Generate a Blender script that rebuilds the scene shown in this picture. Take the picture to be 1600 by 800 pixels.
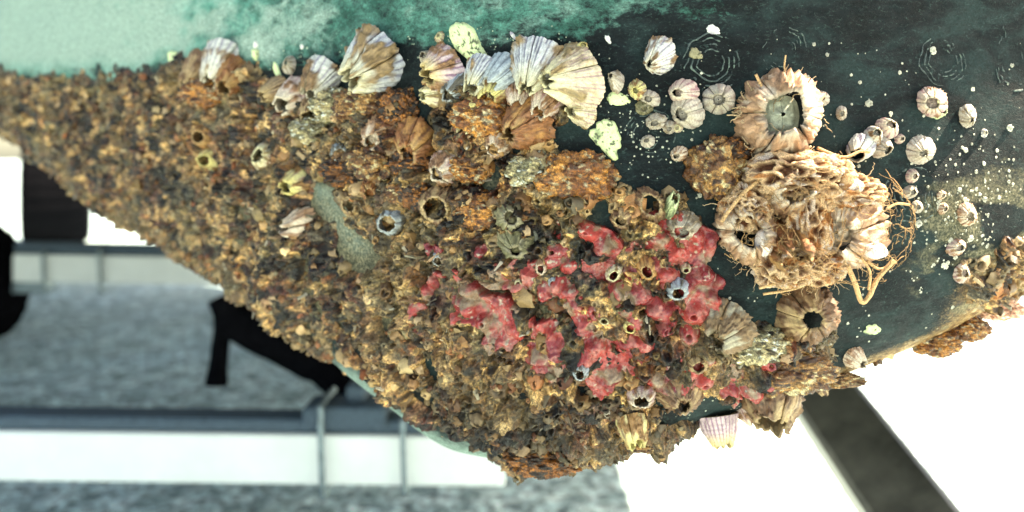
import bpy, math, random
import numpy as np
from mathutils import Vector
from mathutils.bvhtree import BVHTree
random.seed(7)
RNG = np.random.default_rng(11)
for o in list(bpy.data.objects): bpy.data.objects.remove(o)
scene = bpy.context.scene
COL = scene.collection

# ------------------------------------------------------------------ camera, sky, sun, exposure
F = 1244.0; CZ = 0.70                 # focal length in pixels of a 1600 px wide frame, camera height (ground is z = 0)
cam_d = bpy.data.cameras.new('camera'); cam = bpy.data.objects.new('camera', cam_d); COL.objects.link(cam)
cam_d.sensor_width = 36; cam_d.lens = F/1600*36
cam.location = (0, 0, CZ); cam.rotation_euler = (math.radians(90), 0, 0)
cam_d.shift_y = -150/1600; cam_d.clip_start = 0.02; cam_d.clip_end = 3000
cam_d.dof.use_dof = True; cam_d.dof.focus_distance = 0.405; cam_d.dof.aperture_fstop = 5.2
scene.camera = cam
SUN_EL, SUN_AZ = math.radians(48), math.radians(82)     # azimuth clockwise from +Y: sun stands right of the boat, a little behind it
w = bpy.data.worlds.new('World'); scene.world = w; w.use_nodes = True
nt = w.node_tree; nt.nodes.clear()
sk = nt.nodes.new('ShaderNodeTexSky'); sk.sky_type = 'NISHITA'; sk.sun_disc = False
sk.sun_elevation = SUN_EL; sk.sun_rotation = SUN_AZ; sk.dust_density = 2.0; sk.air_density = 1.0
bg = nt.nodes.new('ShaderNodeBackground'); bg.inputs[1].default_value = 0.085
wo = nt.nodes.new('ShaderNodeOutputWorld')
nt.links.new(sk.outputs[0], bg.inputs[0]); nt.links.new(bg.outputs[0], wo.inputs[0])
sd = bpy.data.lights.new('sun', 'SUN'); sd.energy = 4.2; sd.angle = math.radians(0.5); sd.color = (1, 0.94, 0.86)
sun = bpy.data.objects.new('sun', sd); COL.objects.link(sun)
sdir = Vector((math.cos(SUN_EL)*math.sin(SUN_AZ), math.cos(SUN_EL)*math.cos(SUN_AZ), math.sin(SUN_EL)))
sun.rotation_euler = sdir.to_track_quat('Z', 'Y').to_euler(); sun.location = (3, 3, 4)
scene.view_settings.view_transform = 'Standard'; scene.view_settings.look = 'None'
scene.view_settings.exposure = 2.5; scene.view_settings.gamma = 1.0
scene.view_settings.use_white_balance = True; scene.view_settings.white_balance_temperature = 8000; scene.view_settings.white_balance_tint = 4
scene.cycles.max_bounces = 6; scene.cycles.use_denoising = True

# ------------------------------------------------------------------ noise
def _hash(ix, iy, iz, seed):
    h = (ix*374761393 + iy*668265263 + iz*2147483647 + seed*974634777) & 0xffffffff
    h = ((h ^ (h >> 13))*1274126177) & 0xffffffff
    h = ((h ^ (h >> 16))*2246822519) & 0xffffffff
    return ((h ^ (h >> 15)) & 0xffffff)/float(0xffffff)
def vnoise(p, seed=0):
    i = np.floor(p).astype(np.int64); f = p-i; f = f*f*f*(f*(f*6-15)+10)
    r = np.zeros(len(p))
    for dx in (0, 1):
        wx = f[:, 0] if dx else 1-f[:, 0]
        for dy in (0, 1):
            wy = f[:, 1] if dy else 1-f[:, 1]
            for dz in (0, 1):
                wz = f[:, 2] if dz else 1-f[:, 2]
                r += wx*wy*wz*_hash(i[:, 0]+dx, i[:, 1]+dy, i[:, 2]+dz, seed)
    return r*2-1
def fbm(p, octv=4, seed=0, gain=.5):
    r = np.zeros(len(p)); a = 1.; s = 0.; q = p.copy()
    for k in range(octv):
        r += a*vnoise(q, seed+k); s += a; a *= gain; q = q*2.03+11.7
    return r/s*1.5
def worley(p, seed=0, jit=.9):
    i = np.floor(p).astype(np.int64); f1 = np.full(len(p), 9.); f2 = np.full(len(p), 9.); cid = np.zeros(len(p))
    for dx in (-1, 0, 1):
        for dy in (-1, 0, 1):
            for dz in (-1, 0, 1):
                a, b, c = i[:, 0]+dx, i[:, 1]+dy, i[:, 2]+dz
                d = np.sqrt((a+.5+jit*(_hash(a, b, c, seed)-.5)-p[:, 0])**2 + (b+.5+jit*(_hash(a, b, c, seed+1)-.5)-p[:, 1])**2
                            + (c+.5+jit*(_hash(a, b, c, seed+2)-.5)-p[:, 2])**2)
                near = d < f1
                f2 = np.where(near, f1, np.minimum(f2, d)); cid = np.where(near, _hash(a, b, c, seed+3), cid); f1 = np.where(near, d, f1)
    return f1, f2, cid
def sstep(a, b, x):
    t = np.clip((x-a)/(b-a), 0, 1); return t*t*(3-2*t)

# ------------------------------------------------------------------ materials
def new_mat(name):
    m = bpy.data.materials.new(name); m.use_nodes = True; t = m.node_tree; t.nodes.clear()
    out = t.nodes.new('ShaderNodeOutputMaterial'); b = t.nodes.new('ShaderNodeBsdfPrincipled')
    t.links.new(b.outputs[0], out.inputs[0]); return m, t, b
def N(t, kind, **kw):
    n = t.nodes.new(kind)
    for k, v in kw.items():
        if k in n.inputs.keys(): n.inputs[k].default_value = v
        else: setattr(n, k, v)
    return n
def noise_node(t, scale, detail=5, rough=.6, dist=0., vec=None):
    n = N(t, 'ShaderNodeTexNoise'); n.inputs['Scale'].default_value = scale; n.inputs['Detail'].default_value = detail
    n.inputs['Roughness'].default_value = rough; n.inputs['Distortion'].default_value = dist
    if vec is None: vec = N(t, 'ShaderNodeNewGeometry').outputs['Position']
    t.links.new(vec, n.inputs['Vector']); return n
def ramp(t, src, stops):
    r = N(t, 'ShaderNodeValToRGB'); e = r.color_ramp.elements
    while len(e) < len(stops): e.new(.5)
    for k, (p, c) in enumerate(stops): e[k].position = p; e[k].color = (*c, 1) if len(c) == 3 else c
    t.links.new(src, r.inputs[0]); return r
def mix(t, mode, fac, a, b):
    m = N(t, 'ShaderNodeMix', data_type='RGBA', blend_type=mode)
    for sock, v in ((m.inputs[0], fac), (m.inputs[6], a), (m.inputs[7], b)):
        if hasattr(v, 'is_linked'): t.links.new(v, sock)
        else: sock.default_value = v if not isinstance(v, tuple) or len(v) == 4 else (*v, 1)
    return m.outputs[2]
def bump(t, b, src, dist, strength=1.0, prev=None):
    n = N(t, 'ShaderNodeBump'); n.inputs['Distance'].default_value = dist; n.inputs['Strength'].default_value = strength
    t.links.new(src, n.inputs['Height'])
    if prev: t.links.new(prev, n.inputs['Normal'])
    t.links.new(n.outputs[0], b.inputs['Normal']); return n.outputs[0]
def attr_mat(name, *, gam=1., gain=1., rough=(.35, .8), bscale=900, bdist=.0006, vary=.5, fine=2600, spec=.5, coat=0., subsurf=0.):
    return _attr_mat(name, rough, bscale, bdist, vary, fine, spec, coat, subsurf, gam, gain)
def _attr_mat(name, rough=(.35, .8), bscale=900, bdist=.0006, vary=.5, fine=2600, spec=.5, coat=0., subsurf=0., gam=1., gain=1.):
    m, t, b = new_mat(name)
    a = N(t, 'ShaderNodeAttribute', attribute_name='Col'); oi = N(t, 'ShaderNodeObjectInfo')
    n1 = noise_node(t, bscale, 6, .65); n2 = noise_node(t, fine, 3, .6)
    r1 = ramp(t, n1.outputs[0], [(.3, (1-vary,)*3), (.5, (.95,)*3), (.72, (1+vary*1.1,)*3)])
    c = mix(t, 'MULTIPLY', 1.0, a.outputs[0], oi.outputs['Color'])
    c = mix(t, 'MULTIPLY', 1.0, c, r1.outputs[0])
    r2 = ramp(t, n2.outputs[0], [(.35, (1-vary*.5,)*3), (.65, (1+vary*.4,)*3)])
    c = mix(t, 'MULTIPLY', 1.0, c, r2.outputs[0])
    if gam != 1.:
        gm = N(t, 'ShaderNodeGamma'); gm.inputs[1].default_value = gam; t.links.new(c, gm.inputs[0]); c = mix(t, 'MULTIPLY', 1., gm.outputs[0], (gain, gain, gain, 1))
    t.links.new(c, b.inputs['Base Color'])
    n3 = noise_node(t, 160, 3); rr = ramp(t, n3.outputs[0], [(.38, (rough[0],)*3), (.62, (rough[1],)*3)])
    t.links.new(rr.outputs[0], b.inputs['Roughness'])
    nb = bump(t, b, n1.outputs[0], bdist); bump(t, b, n2.outputs[0], bdist*.35, 1., nb)
    b.inputs['Specular IOR Level'].default_value = spec; b.inputs['Coat Weight'].default_value = coat; b.inputs['Coat Roughness'].default_value = .12
    if subsurf:
        b.inputs['Subsurface Weight'].default_value = subsurf; b.inputs['Subsurface Radius'].default_value = (1, .4, .25); b.inputs['Subsurface Scale'].default_value = .002
    return m
def plain_mat(name, col, rough=.6, metal=0., nscale=30, vary=.25, bd=.0008):
    m, t, b = new_mat(name); n = noise_node(t, nscale, 6)
    lo = tuple(c*(1-vary) for c in col); hi = tuple(min(1, c*(1+vary)) for c in col)
    r = ramp(t, n.outputs[0], [(.35, lo), (.65, hi)]); t.links.new(r.outputs[0], b.inputs['Base Color'])
    b.inputs['Roughness'].default_value = rough; b.inputs['Metallic'].default_value = metal
    bump(t, b, n.outputs[0], bd); return m
M_SHELL = _attr_mat('shell', (.35, .75), 1400, .0003, .28, 4000)
M_CRUST = _attr_mat('crust', (.16, .5), 620, .0010, .6, 1700, .38, .10, 0., 1.75, 1.95)
M_SPONGE = _attr_mat('red_sponge', (.14, .42), 500, .0007, .32, 1900, .5, .3, .2)
M_FUZZ = _attr_mat('fuzz', (.6, .95), 1500, .0008, .45, 4000, .3, 0., 0., 1.35, 1.15)
M_WET = _attr_mat('wet_film', (.5, .8), 500, .0005, .4, 1800, .6)

# ------------------------------------------------------------------ mesh helpers
def link(name, me, parent=None):
    o = bpy.data.objects.new(name, me); COL.objects.link(o)
    if parent is not None: o.parent = parent
    return o
def mesh(name, V, Q, mat=None, col=None, smooth=True):
    V = np.asarray(V, dtype=np.float32); me = bpy.data.meshes.new(name)
    if isinstance(Q, np.ndarray):
        k = Q.shape[1]; nq = len(Q)
        me.vertices.add(len(V)); me.vertices.foreach_set('co', V.ravel())
        me.loops.add(nq*k); me.loops.foreach_set('vertex_index', Q.astype(np.int32).ravel())
        me.polygons.add(nq); me.polygons.foreach_set('loop_start', np.arange(0, nq*k, k, dtype=np.int32))
        me.update(calc_edges=True)
    else:
        me.from_pydata([tuple(v) for v in V], [], Q); me.update()
    me.polygons.foreach_set('use_smooth', np.full(len(me.polygons), smooth)); me.validate()
    if col is not None:
        a = me.color_attributes.new('Col', 'FLOAT_COLOR', 'POINT'); c = np.ones((len(V), 4), dtype=np.float32)
        c[:, :3] = np.clip(col, 0.003, .95); a.data.foreach_set('color', c.ravel())
    if mat: me.materials.append(mat)
    return me
def grid_quads(nr, nc, wrap=False):
    r = np.arange(nr-1)[:, None]; c = np.arange(nc if wrap else nc-1)[None, :]; c2 = (c+1) % nc
    return np.stack([r*nc+c, r*nc+c2, (r+1)*nc+c2, (r+1)*nc+c], -1).reshape(-1, 4)
def tag(o, label=None, cat=None, group=None, kind=None):
    if label: o['label'] = label
    if cat: o['category'] = cat
    if group: o['group'] = group
    if kind: o['kind'] = kind
    return o
def empty(name, loc):
    o = bpy.data.objects.new(name, None); COL.objects.link(o); o.location = loc; o.empty_display_size = .01; return o
def P(px, py, Y): return Vector(((px-800)/F*Y, Y, CZ-(py-250)/F*Y))
class MB:                                           # collects boxes and tubes into one mesh
    def __init__(s): s.V = []; s.Q = []; s.C = []; s.n = 0
    def add(s, V, Q, c=None):
        V = np.asarray(V, float); s.V.append(V); s.Q += [tuple(int(i)+s.n for i in q) for q in Q]; s.n += len(V)
        s.C.append(np.tile(np.array(c if c is not None else (1, 1, 1), float), (len(V), 1)))
    def box(s, c, d, rot=None, col=None, bev=0.0):
        x, y, z = (v/2 for v in d); b = min(bev, x*.45, y*.45, z*.45)
        pts = []; 
        for zz, ins in ((-z, b), (-z+b, 0), (z-b, 0), (z, b)) if b else ((-z, 0), (z, 0)):
            xi, yi = x-ins, y-ins
            ring = [(-xi+b, -yi), (xi-b, -yi), (xi, -yi+b), (xi, yi-b), (xi-b, yi), (-xi+b, yi), (-xi, yi-b), (-xi, -yi+b)] if b else [(-xi, -yi), (xi, -yi), (xi, yi), (-xi, yi)]
            pts += [Vector((a, e, zz)) for a, e in ring]
        k = 8 if b else 4; nr = len(pts)//k
        if rot is not None: pts = [rot @ p for p in pts]
        pts = [p+Vector(c) for p in pts]
        Q = [(r*k+i, r*k+(i+1) % k, (r+1)*k+(i+1) % k, (r+1)*k+i) for r in range(nr-1) for i in range(k)]
        Q += [tuple(range(k-1, -1, -1)), tuple(range((nr-1)*k, nr*k))]
        s.add(pts, Q, col)
    def tube(s, pts, r, k=8, col=None):
        pts = [Vector(p) for p in pts]; V = []; up = Vector((.3, .2, 1)).normalized()
        for i, p in enumerate(pts):
            t = (pts[min(i+1, len(pts)-1)]-pts[max(i-1, 0)]).normalized()
            a = t.cross(up); a = a.normalized() if a.length > 1e-4 else Vector((1, 0, 0)); b = t.cross(a)
            rr = r[i] if isinstance(r, (list, tuple)) else r
            V += [p+(a*math.cos(2*math.pi*j/k)+b*math.sin(2*math.pi*j/k))*rr for j in range(k)]
        Q = [(i*k+j, i*k+(j+1) % k, (i+1)*k+(j+1) % k, (i+1)*k+j) for i in range(len(pts)-1) for j in range(k)]
        Q += [tuple(range(k-1, -1, -1)), tuple(range((len(pts)-1)*k, len(pts)*k))]
        s.add(V, Q, col)
    def build(s, name, mat, parent=None, smooth=False, colored=False):
        me = mesh(name, np.concatenate(s.V), s.Q, mat, np.concatenate(s.C) if colored else None, smooth)
        return link(name, me, parent)

# ------------------------------------------------------------------ ground
def ground():
    m, t, b = new_mat('concrete')
    n1 = noise_node(t, 1.3, 4); n2 = noise_node(t, 13, 9, .82); n3 = noise_node(t, 45, 5, .8); n4 = noise_node(t, 17, 4, .7, .6)
    c1 = ramp(t, n2.outputs[0], [(.34, (.10, .16, .17)), (.48, (.40, .52, .53)), (.60, (.76, .86, .86))])
    c3 = ramp(t, n3.outputs[0], [(.42, (.34,)*3), (.55, (1.5,)*3)])
    c4 = ramp(t, n4.outputs[0], [(.42, (.55, .58, .62)), (.53, (1.25, 1.25, 1.25))])
    c1b = ramp(t, n1.outputs[0], [(.35, (.9, .88, .82)), (.65, (1.12, 1.14, 1.18))])
    c = mix(t, 'MULTIPLY', 1., c1.outputs[0], c3.outputs[0]); c = mix(t, 'MULTIPLY', .8, c, c4.outputs[0]); c = mix(t, 'MULTIPLY', 1., c, c1b.outputs[0])
    t.links.new(c, b.inputs['Base Color']); b.inputs['Roughness'].default_value = .85
    bump(t, b, n3.outputs[0], .004)
    me = mesh('ground', [(-900, -300, 0), (900, -300, 0), (900, 1500, 0), (-900, 1500, 0)], [(0, 1, 2, 3)], m)
    tag(link('ground', me), 'light grey concrete yard, mottled and shaded under the boat and glaring where sunlit', kind='structure')
ground()

# ------------------------------------------------------------------ hull surface
kpx = np.array([-250, -100, 0, 200, 400, 600, 800, 1000, 1200, 1400, 1600, 1800, 2000.])
kys = np.array([1.12, .96, .85, .68, .55, .465, .42, .40, .402, .415, .435, .465, .50])
XG = np.linspace(-5.2, 1.0, 6201)
kX = np.concatenate([[-5.2, -2.5], (kpx-800)/F*kys, [.65, 1.0]]); kY = np.concatenate([[2.0, 1.55], kys, [.54, .66]])
def sm(a, k):
    p = np.pad(a, k, mode='edge'); ker = np.hanning(2*k+1); ker /= ker.sum(); return np.convolve(p, ker, 'valid')
YS = sm(np.interp(XG, kX, kY), 90)
opt = np.array([(-250, 140), (-100, 165), (0, 203), (50, 238), (100, 282), (150, 328), (200, 360), (260, 390), (300, 413), (350, 450), (400, 490), (500, 570), (550, 617), (600, 660),
                (650, 700), (700, 728), (760, 742), (830, 744), (900, 736), (1000, 710), (1100, 675), (1200, 643), (1260, 618), (1350, 582),
                (1450, 541), (1520, 502), (1600, 455), (1700, 395), (1800, 330), (2000, 250)], float)
oD = np.interp(opt[:, 0], kpx, kys)+.045
oX = (opt[:, 0]-800)/F*oD; oZ = CZ-(opt[:, 1]-250)/F*oD
ZB = sm(np.interp(XG, np.concatenate([[-5.2, -2.], oX, [1.]]), np.concatenate([[.82, .8], oZ, [.69]])), 16)
ZT = CZ-(60-250)/F*YS
RZ = sm(np.clip(.5*(ZT-ZB), .03, .15), 60); RY = RZ*.62
def surf(x, s):
    """s<0: metres above the turn of the bilge (vertical side); 0..1: the turn; >1: the underside going back."""
    ys = np.interp(x, XG, YS); zb = np.interp(x, XG, ZB); rz = np.interp(x, XG, RZ); ry = np.interp(x, XG, RY)
    th = np.clip(s, 0, 1)*math.pi/2
    z = zb+rz*(1-np.sin(th)); y = ys+ry*(1-np.cos(th))
    up = np.maximum(-s, 0); z = z+up
    y = y-.10*np.maximum(z-.76, 0)-.05*np.maximum(z-.9, 0)
    bk = np.maximum(s-1, 0); y = y+bk; z = z+.10*bk
    return np.stack([x, y, z], -1)
def proj(p): return np.stack([800+F*p[..., 0]/p[..., 1], 250-F*(p[..., 2]-CZ)/p[..., 1]], -1)
def x_of_px(px): return np.interp(px, 800+F*XG/YS, XG)     # along the hull at the side

def hull_masks(pos):
    q = proj(pos); px, py = q[:, 0], q[:, 1]
    n = fbm(pos*[30, 30, 60], 4, 5); nf = fbm(pos*[220, 220, 420], 4, 9)
    line = np.interp(px, [-300, 0, 300, 600, 900, 1100, 1700], [150, 150, 135, 98, 72, 60, 56])
    mint = sstep(40, -45, py-line+26*n+16*nf)*(1-.16*sstep(300, 500, px)-.34*sstep(750, 1350, px+160*n))
    pale = sstep(640, 160, px+200*n+py*.4)*sstep(150, 70, py)
    pale = np.maximum(pale, .72*np.exp(-((px-530-(py-340)*.65)/34)**2)*sstep(270, 300, py)*sstep(430, 380, py))
    edge = sstep(75, 20, np.interp(px, opt[:, 0], opt[:, 1])-py)*sstep(450, 560, px)*sstep(900, 740, px)
    pale = np.maximum(pale, .8*edge)
    warm = sstep(1440, 1620, px+.5*(py-400))*sstep(330, 440, py)
    warm = np.maximum(warm, .8*sstep(40, 5, np.interp(px, opt[:, 0], opt[:, 1])-py)*sstep(1150, 1300, px))
    stain = sstep(-.3, .4, n)*sstep(180, 330, py)*sstep(1330, 1480, px)*.62
    stain = np.maximum(stain, .6*sstep(1000, 880, px)*sstep(200, 330, py)*sstep(560, 480, py))
    return mint, pale, warm, stain
def build_hull():
    xa = np.concatenate([np.linspace(-5.2, -.85, 60)[:-1], x_of_px(np.linspace(-170, 1800, 900)), np.linspace(.56, .86, 12)[1:]]); xa = np.unique(xa)
    sa = np.concatenate([np.linspace(-.75, -.34, 10)[:-1], np.linspace(-.34, 0, 230)[:-1], np.linspace(0, 1, 260), [1.03, 1.08, 1.2, 1.5, 2.2, 3.4, 4.6]])
    X, S = np.meshgrid(xa, sa); pos = surf(X.ravel(), S.ravel())
    lw = fbm(pos*9, 3, 2)*.0016+fbm(pos*40, 3, 3)*.0007; dup = (S.ravel() < 1)
    pos[:, 1] += lw*dup
    mint, pale, warm, stain = hull_masks(pos)
    me = mesh('side_shell', pos, grid_quads(len(sa), len(xa))[:, ::-1])
    a = me.color_attributes.new('mask', 'FLOAT_COLOR', 'POINT'); a.data.foreach_set('color', np.stack([mint, pale, warm, stain], -1).astype(np.float32).ravel())
    m, t, b = new_mat('antifouling_paint')
    at = N(t, 'ShaderNodeAttribute', attribute_name='mask'); sp = N(t, 'ShaderNodeSeparateColor'); t.links.new(at.outputs[0], sp.inputs[0])
    geo = N(t, 'ShaderNodeNewGeometry'); mp = N(t, 'ShaderNodeMapping'); mp.inputs['Scale'].default_value = (1, 1, 1.9); mp.inputs['Rotation'].default_value = (0, .25, 0)
    t.links.new(geo.outputs['Position'], mp.inputs[0])
    nA = noise_node(t, 120, 9, .78, .4, mp.outputs[0]); nB = noise_node(t, 26, 5, .6, .8, mp.outputs[0]); nC = noise_node(t, 700, 4, .7); nD = noise_node(t, 330, 6, .7, 1.2, mp.outputs[0])
    dark = ramp(t, nB.outputs[0], [(.34, (.0015, .0028, .0035)), (.48, (.004, .0072, .0085)), (.62, (.011, .022, .022))])
    spk = ramp(t, nD.outputs[0], [(.56, (0, 0, 0)), (.74, (1, 1, 1))])
    c = mix(t, 'MIX', spk.outputs[0], dark.outputs[0], (.042, .072, .064, 1))
    # copper-green bloom
    def thresh(src, mask, lo, hi):
        ad = N(t, 'ShaderNodeMath', operation='MULTIPLY_ADD'); t.links.new(mask, ad.inputs[0]); ad.inputs[1].default_value = 1.0; t.links.new(src, ad.inputs[2])
        r = N(t, 'ShaderNodeMapRange'); r.inputs['From Min'].default_value = lo; r.inputs['From Max'].default_value = hi; t.links.new(ad.outputs[0], r.inputs[0])
        ml = N(t, 'ShaderNodeMath', operation='MULTIPLY'); t.links.new(r.outputs[0], ml.inputs[0]); 
        r2 = N(t, 'ShaderNodeMapRange'); r2.inputs['From Max'].default_value = .12; t.links.new(mask, r2.inputs[0]); t.links.new(r2.outputs[0], ml.inputs[1])
        return ml.outputs[0]
    mc = ramp(t, nB.outputs[0], [(.34, (.035, .13, .10)), (.5, (.09, .25, .20)), (.64, (.22, .37, .31))])
    c = mix(t, 'MIX', thresh(nA.outputs[0], sp.outputs[0], 1.16, 1.52), c, mc.outputs[0])
    pc = ramp(t, nD.outputs[0], [(.35, (.14, .21, .18)), (.6, (.31, .40, .34))])
    c = mix(t, 'MIX', thresh(nA.outputs[0], sp.outputs[1], .85, 1.35), c, pc.outputs[0])
    wc = ramp(t, nA.outputs[0], [(.4, (.12, .05, .02)), (.52, (.42, .25, .10)), (.62, (.6, .46, .3))])
    c = mix(t, 'MIX', thresh(nD.outputs[0], sp.outputs[2], .9, 1.35), c, wc.outputs[0])
    sc_ = ramp(t, nC.outputs[0], [(.4, (.06, .06, .035)), (.62, (.24, .20, .12))])
    c = mix(t, 'MIX', thresh(nA.outputs[0], at.outputs['Alpha'], .8, 1.25), c, sc_.outputs[0])
    fl = ramp(t, nC.outputs[0], [(.35, (.7,)*3), (.65, (1.3,)*3)]); c = mix(t, 'MULTIPLY', 1., c, fl.outputs[0])
    t.links.new(c, b.inputs['Base Color']); b.inputs['Specular IOR Level'].default_value = .13
    rr = ramp(t, nA.outputs[0], [(.35, (.45,)*3), (.65, (.75,)*3)]); t.links.new(rr.outputs[0], b.inputs['Roughness'])
    b1 = bump(t, b, nD.outputs[0], .0006); bump(t, b, nC.outputs[0], .0003, 1, b1)
    me.materials.append(m)
    root = empty('boat_hull', (0, 2, .9))
    tag(root, 'dark green weathered boat hull with pale copper bloom along its waterline, crusted with barnacles', 'boat')
    o = link('side_shell', me, root); o.location = (0, -2, -.9)
    # closed rest of the boat: transom, bow end, far side, deck
    cols = len(xa); rows = len(sa); g = pos.reshape(rows, cols, 3); mb = MB()
    for ci, nm in ((0, 0), (cols-1, 1)):
        idx = list(range(0, rows, 6))+[rows-1]; near = g[idx, ci]; ztop = near[0, 2]; far = near[-1, 1]
        V = []; 
        for p in near: V += [tuple(p), (p[0], far+.02, p[2])]
        mb.add(V, [(2*i, 2*i+1, 2*i+3, 2*i+2) for i in range(len(near)-1)])
    top = g[0, ::12]; bot = g[-1, ::12]; V = []
    for a_, b_ in zip(top, bot): V += [tuple(a_), (b_[0], b_[1], a_[2]), tuple(b_)]
    n = len(top); Q = [(3*i, 3*i+1, 3*i+4, 3*i+3) for i in range(n-1)]+[(3*i+1, 3*i+2, 3*i+5, 3*i+4) for i in range(n-1)]
    mb.add(V, Q)
    o2 = mb.build('far_shell', plain_mat('hull_far_paint', (.05, .09, .08), .5), root); o2.location = (0, -2, -.9)
    return pos, grid_quads(len(sa), len(xa))
hpos, hq = build_hull()
sub = hpos[:, 0] > -1.3
BV = BVHTree.FromPolygons([tuple(v) for v in hpos], [tuple(int(i) for i in q) for q in hq[::1]])
def hit(px, py):
    d = Vector(((px-800)/F, 1, -(py-250)/F)); dn = d.normalized()
    loc, nrm, i, dist = BV.ray_cast(Vector((0, 0, CZ)), dn, 3)
    if loc is None or loc.y > 1.6:
        Y = np.interp(px, kpx, kys)+.04; loc, nrm, i, dist = BV.find_nearest(Vector((0, 0, CZ))+d*float(Y))
        loc = Vector((0, 0, CZ))+d*float(loc.y) if False else loc
    if nrm.y > 0: nrm = -nrm
    return loc, nrm, loc.y/F       # point, outward normal, metres per pixel there

# ------------------------------------------------------------------ crust (uncountable growth) and the red sponge
def sdf_poly(px, py, pts):
    pts = np.array(pts, float); d = np.full(len(px), 1e9); ins = np.zeros(len(px), bool); n = len(pts)
    for i in range(n):
        a, b = pts[i], pts[(i+1) % n]; ab = b-a
        t = np.clip(((px-a[0])*ab[0]+(py-a[1])*ab[1])/(ab@ab), 0, 1)
        d = np.minimum(d, np.hypot(px-a[0]-t*ab[0], py-a[1]-t*ab[1]))
        c = ((a[1] > py) != (b[1] > py)) & (px < (b[0]-a[0])*(py-a[1])/(b[1]-a[1]+1e-12)+a[0]); ins ^= c
    return np.where(ins, d, -d)
CR_MAIN = [(-400, 100), (-100, 104), (0, 112), (120, 108), (250, 100), (290, 92), (330, 100), (400, 95), (430, 125), (480, 120), (540, 140), (640, 140), (655, 185), (690, 165), (680, 120), (760, 130),
           (860, 140), (890, 190), (880, 225), (930, 250), (960, 300), (1060, 300), (1085, 345), (1110, 400), (1105, 465), (1180, 510), (1300, 510),
           (1310, 560), (1260, 600), (1240, 670), (1150, 680), (1040, 700), (960, 720), (860, 740), (900, 760),
           (820, 800), (700, 690), (600, 620), (520, 560), (430, 520), (300, 460), (100, 330), (-100, 230), (-400, 230)]
CR_LOW = [(770, 640), (850, 690), (950, 715), (1040, 700), (1040, 740), (900, 790), (760, 790), (700, 700), (740, 650)]
CR_EDGE = [(1370, 565), (1440, 545), (1520, 505), (1600, 455), (1750, 380), (1750, 440), (1600, 500), (1540, 540), (1480, 600), (1400, 600)]
CR_RIGHT = [(1500, 400), (1560, 370), (1700, 340), (1750, 400), (1600, 450), (1540, 490), (1500, 470)]
BARE = [([(470, 275), (505, 285), (590, 400), (560, 420), (520, 380)], 18), ([(636, 120), (668, 120), (676, 250), (655, 235), (640, 190)], 6),
        ([(940, 310), (975, 380), (960, 395), (920, 350)], 8), ([(1080, 612), (1190, 618), (1185, 645), (1090, 668), (1030, 660)], 14),
        ([(760, 455), (795, 460), (800, 500), (760, 490)], 4), ([(500, 560), (556, 580), (640, 640), (700, 680), (775, 712), (800, 780), (690, 790), (600, 720), (490, 620)], 0)]
def crust_mask(px, py, pos):
    n = fbm(pos*70, 4, 21)
    m = sdf_poly(px, py, CR_MAIN)
    m = np.maximum(m, sdf_poly(px, py, CR_LOW)); m = np.maximum(m, sdf_poly(px, py, CR_EDGE)); m = np.maximum(m, sdf_poly(px, py, CR_RIGHT)-8)
    for poly, k in BARE: m = np.minimum(m, -sdf_poly(px, py, poly)+k*.2)
    return m+20*n
def crust_height(pos, px, py, full=False):
    m = crust_mask(px, py, pos); sc = np.interp(px, [0, 400, 700, 1100, 1600], [1.05, .95, 1., 1., .9])
    wpos = pos+np.stack([fbm(pos*90, 2, 31), fbm(pos*90, 2, 32), fbm(pos*90, 2, 33)], -1)*.0024
    f1, f2, c1 = worley(wpos*105, 41); g1, g2, c2 = worley(wpos*230+3.1, 47)
    def cone(f, top, hole): return sstep(.72, .12, f)-hole*1.25*sstep(.27, .15, f)
    r1 = cone(f1, .2, .85)*(.35+.65*(c1 > .25)); r2 = cone(g1, .2, .7)*(c2 > .2)
    big = fbm(pos*32, 3, 51); fine = fbm(pos*420, 3, 55); ridg = 1-np.abs(fbm(pos*160, 4, 58))
    k1, k2, c3 = worley(wpos*46+7.7, 43); clod = np.clip(1-k1/.75, 0, 1)**.7*(c3 > .3)*sstep(150, 520, px)
    pit = sstep(.52, .26, k1)*(c3 < .27+.16*np.exp(-((px-600)/150)**2-((py-290)/100)**2))*sstep(250, 480, px)
    h = .0014+.0065*big*.9-.010*pit+.0062*clod*(1+1.3*np.exp(-((px-630)/130)**2-((py-250)/110)**2)+.6*np.exp(-((px-880)/120)**2-((py-300)/80)**2))+.0056*r1*sc+.0020*r2+.0030*(ridg-.5)*1.6+.0010*fine
    f = sstep(-6, 26, m)
    h = h*f-.0042*(1-sstep(-12, 10, m))
    if full: return h, m, f1, c1, c2, g1, big
    return h
def mixc(a, b, t): return a*(1-t[:, None])+b*t[:, None]
PAL = np.array([(.26, .15, .07), (.40, .24, .10), (.50, .36, .20), (.12, .06, .03), (.52, .46, .34), (.22, .20, .11), (.42, .17, .05), (.20, .10, .09),
                (.56, .50, .36), (.30, .31, .24), (.30, .20, .22), (.07, .04, .03), (.42, .35, .22), (.62, .56, .46), (.33, .22, .10), (.20, .22, .22)])
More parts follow.
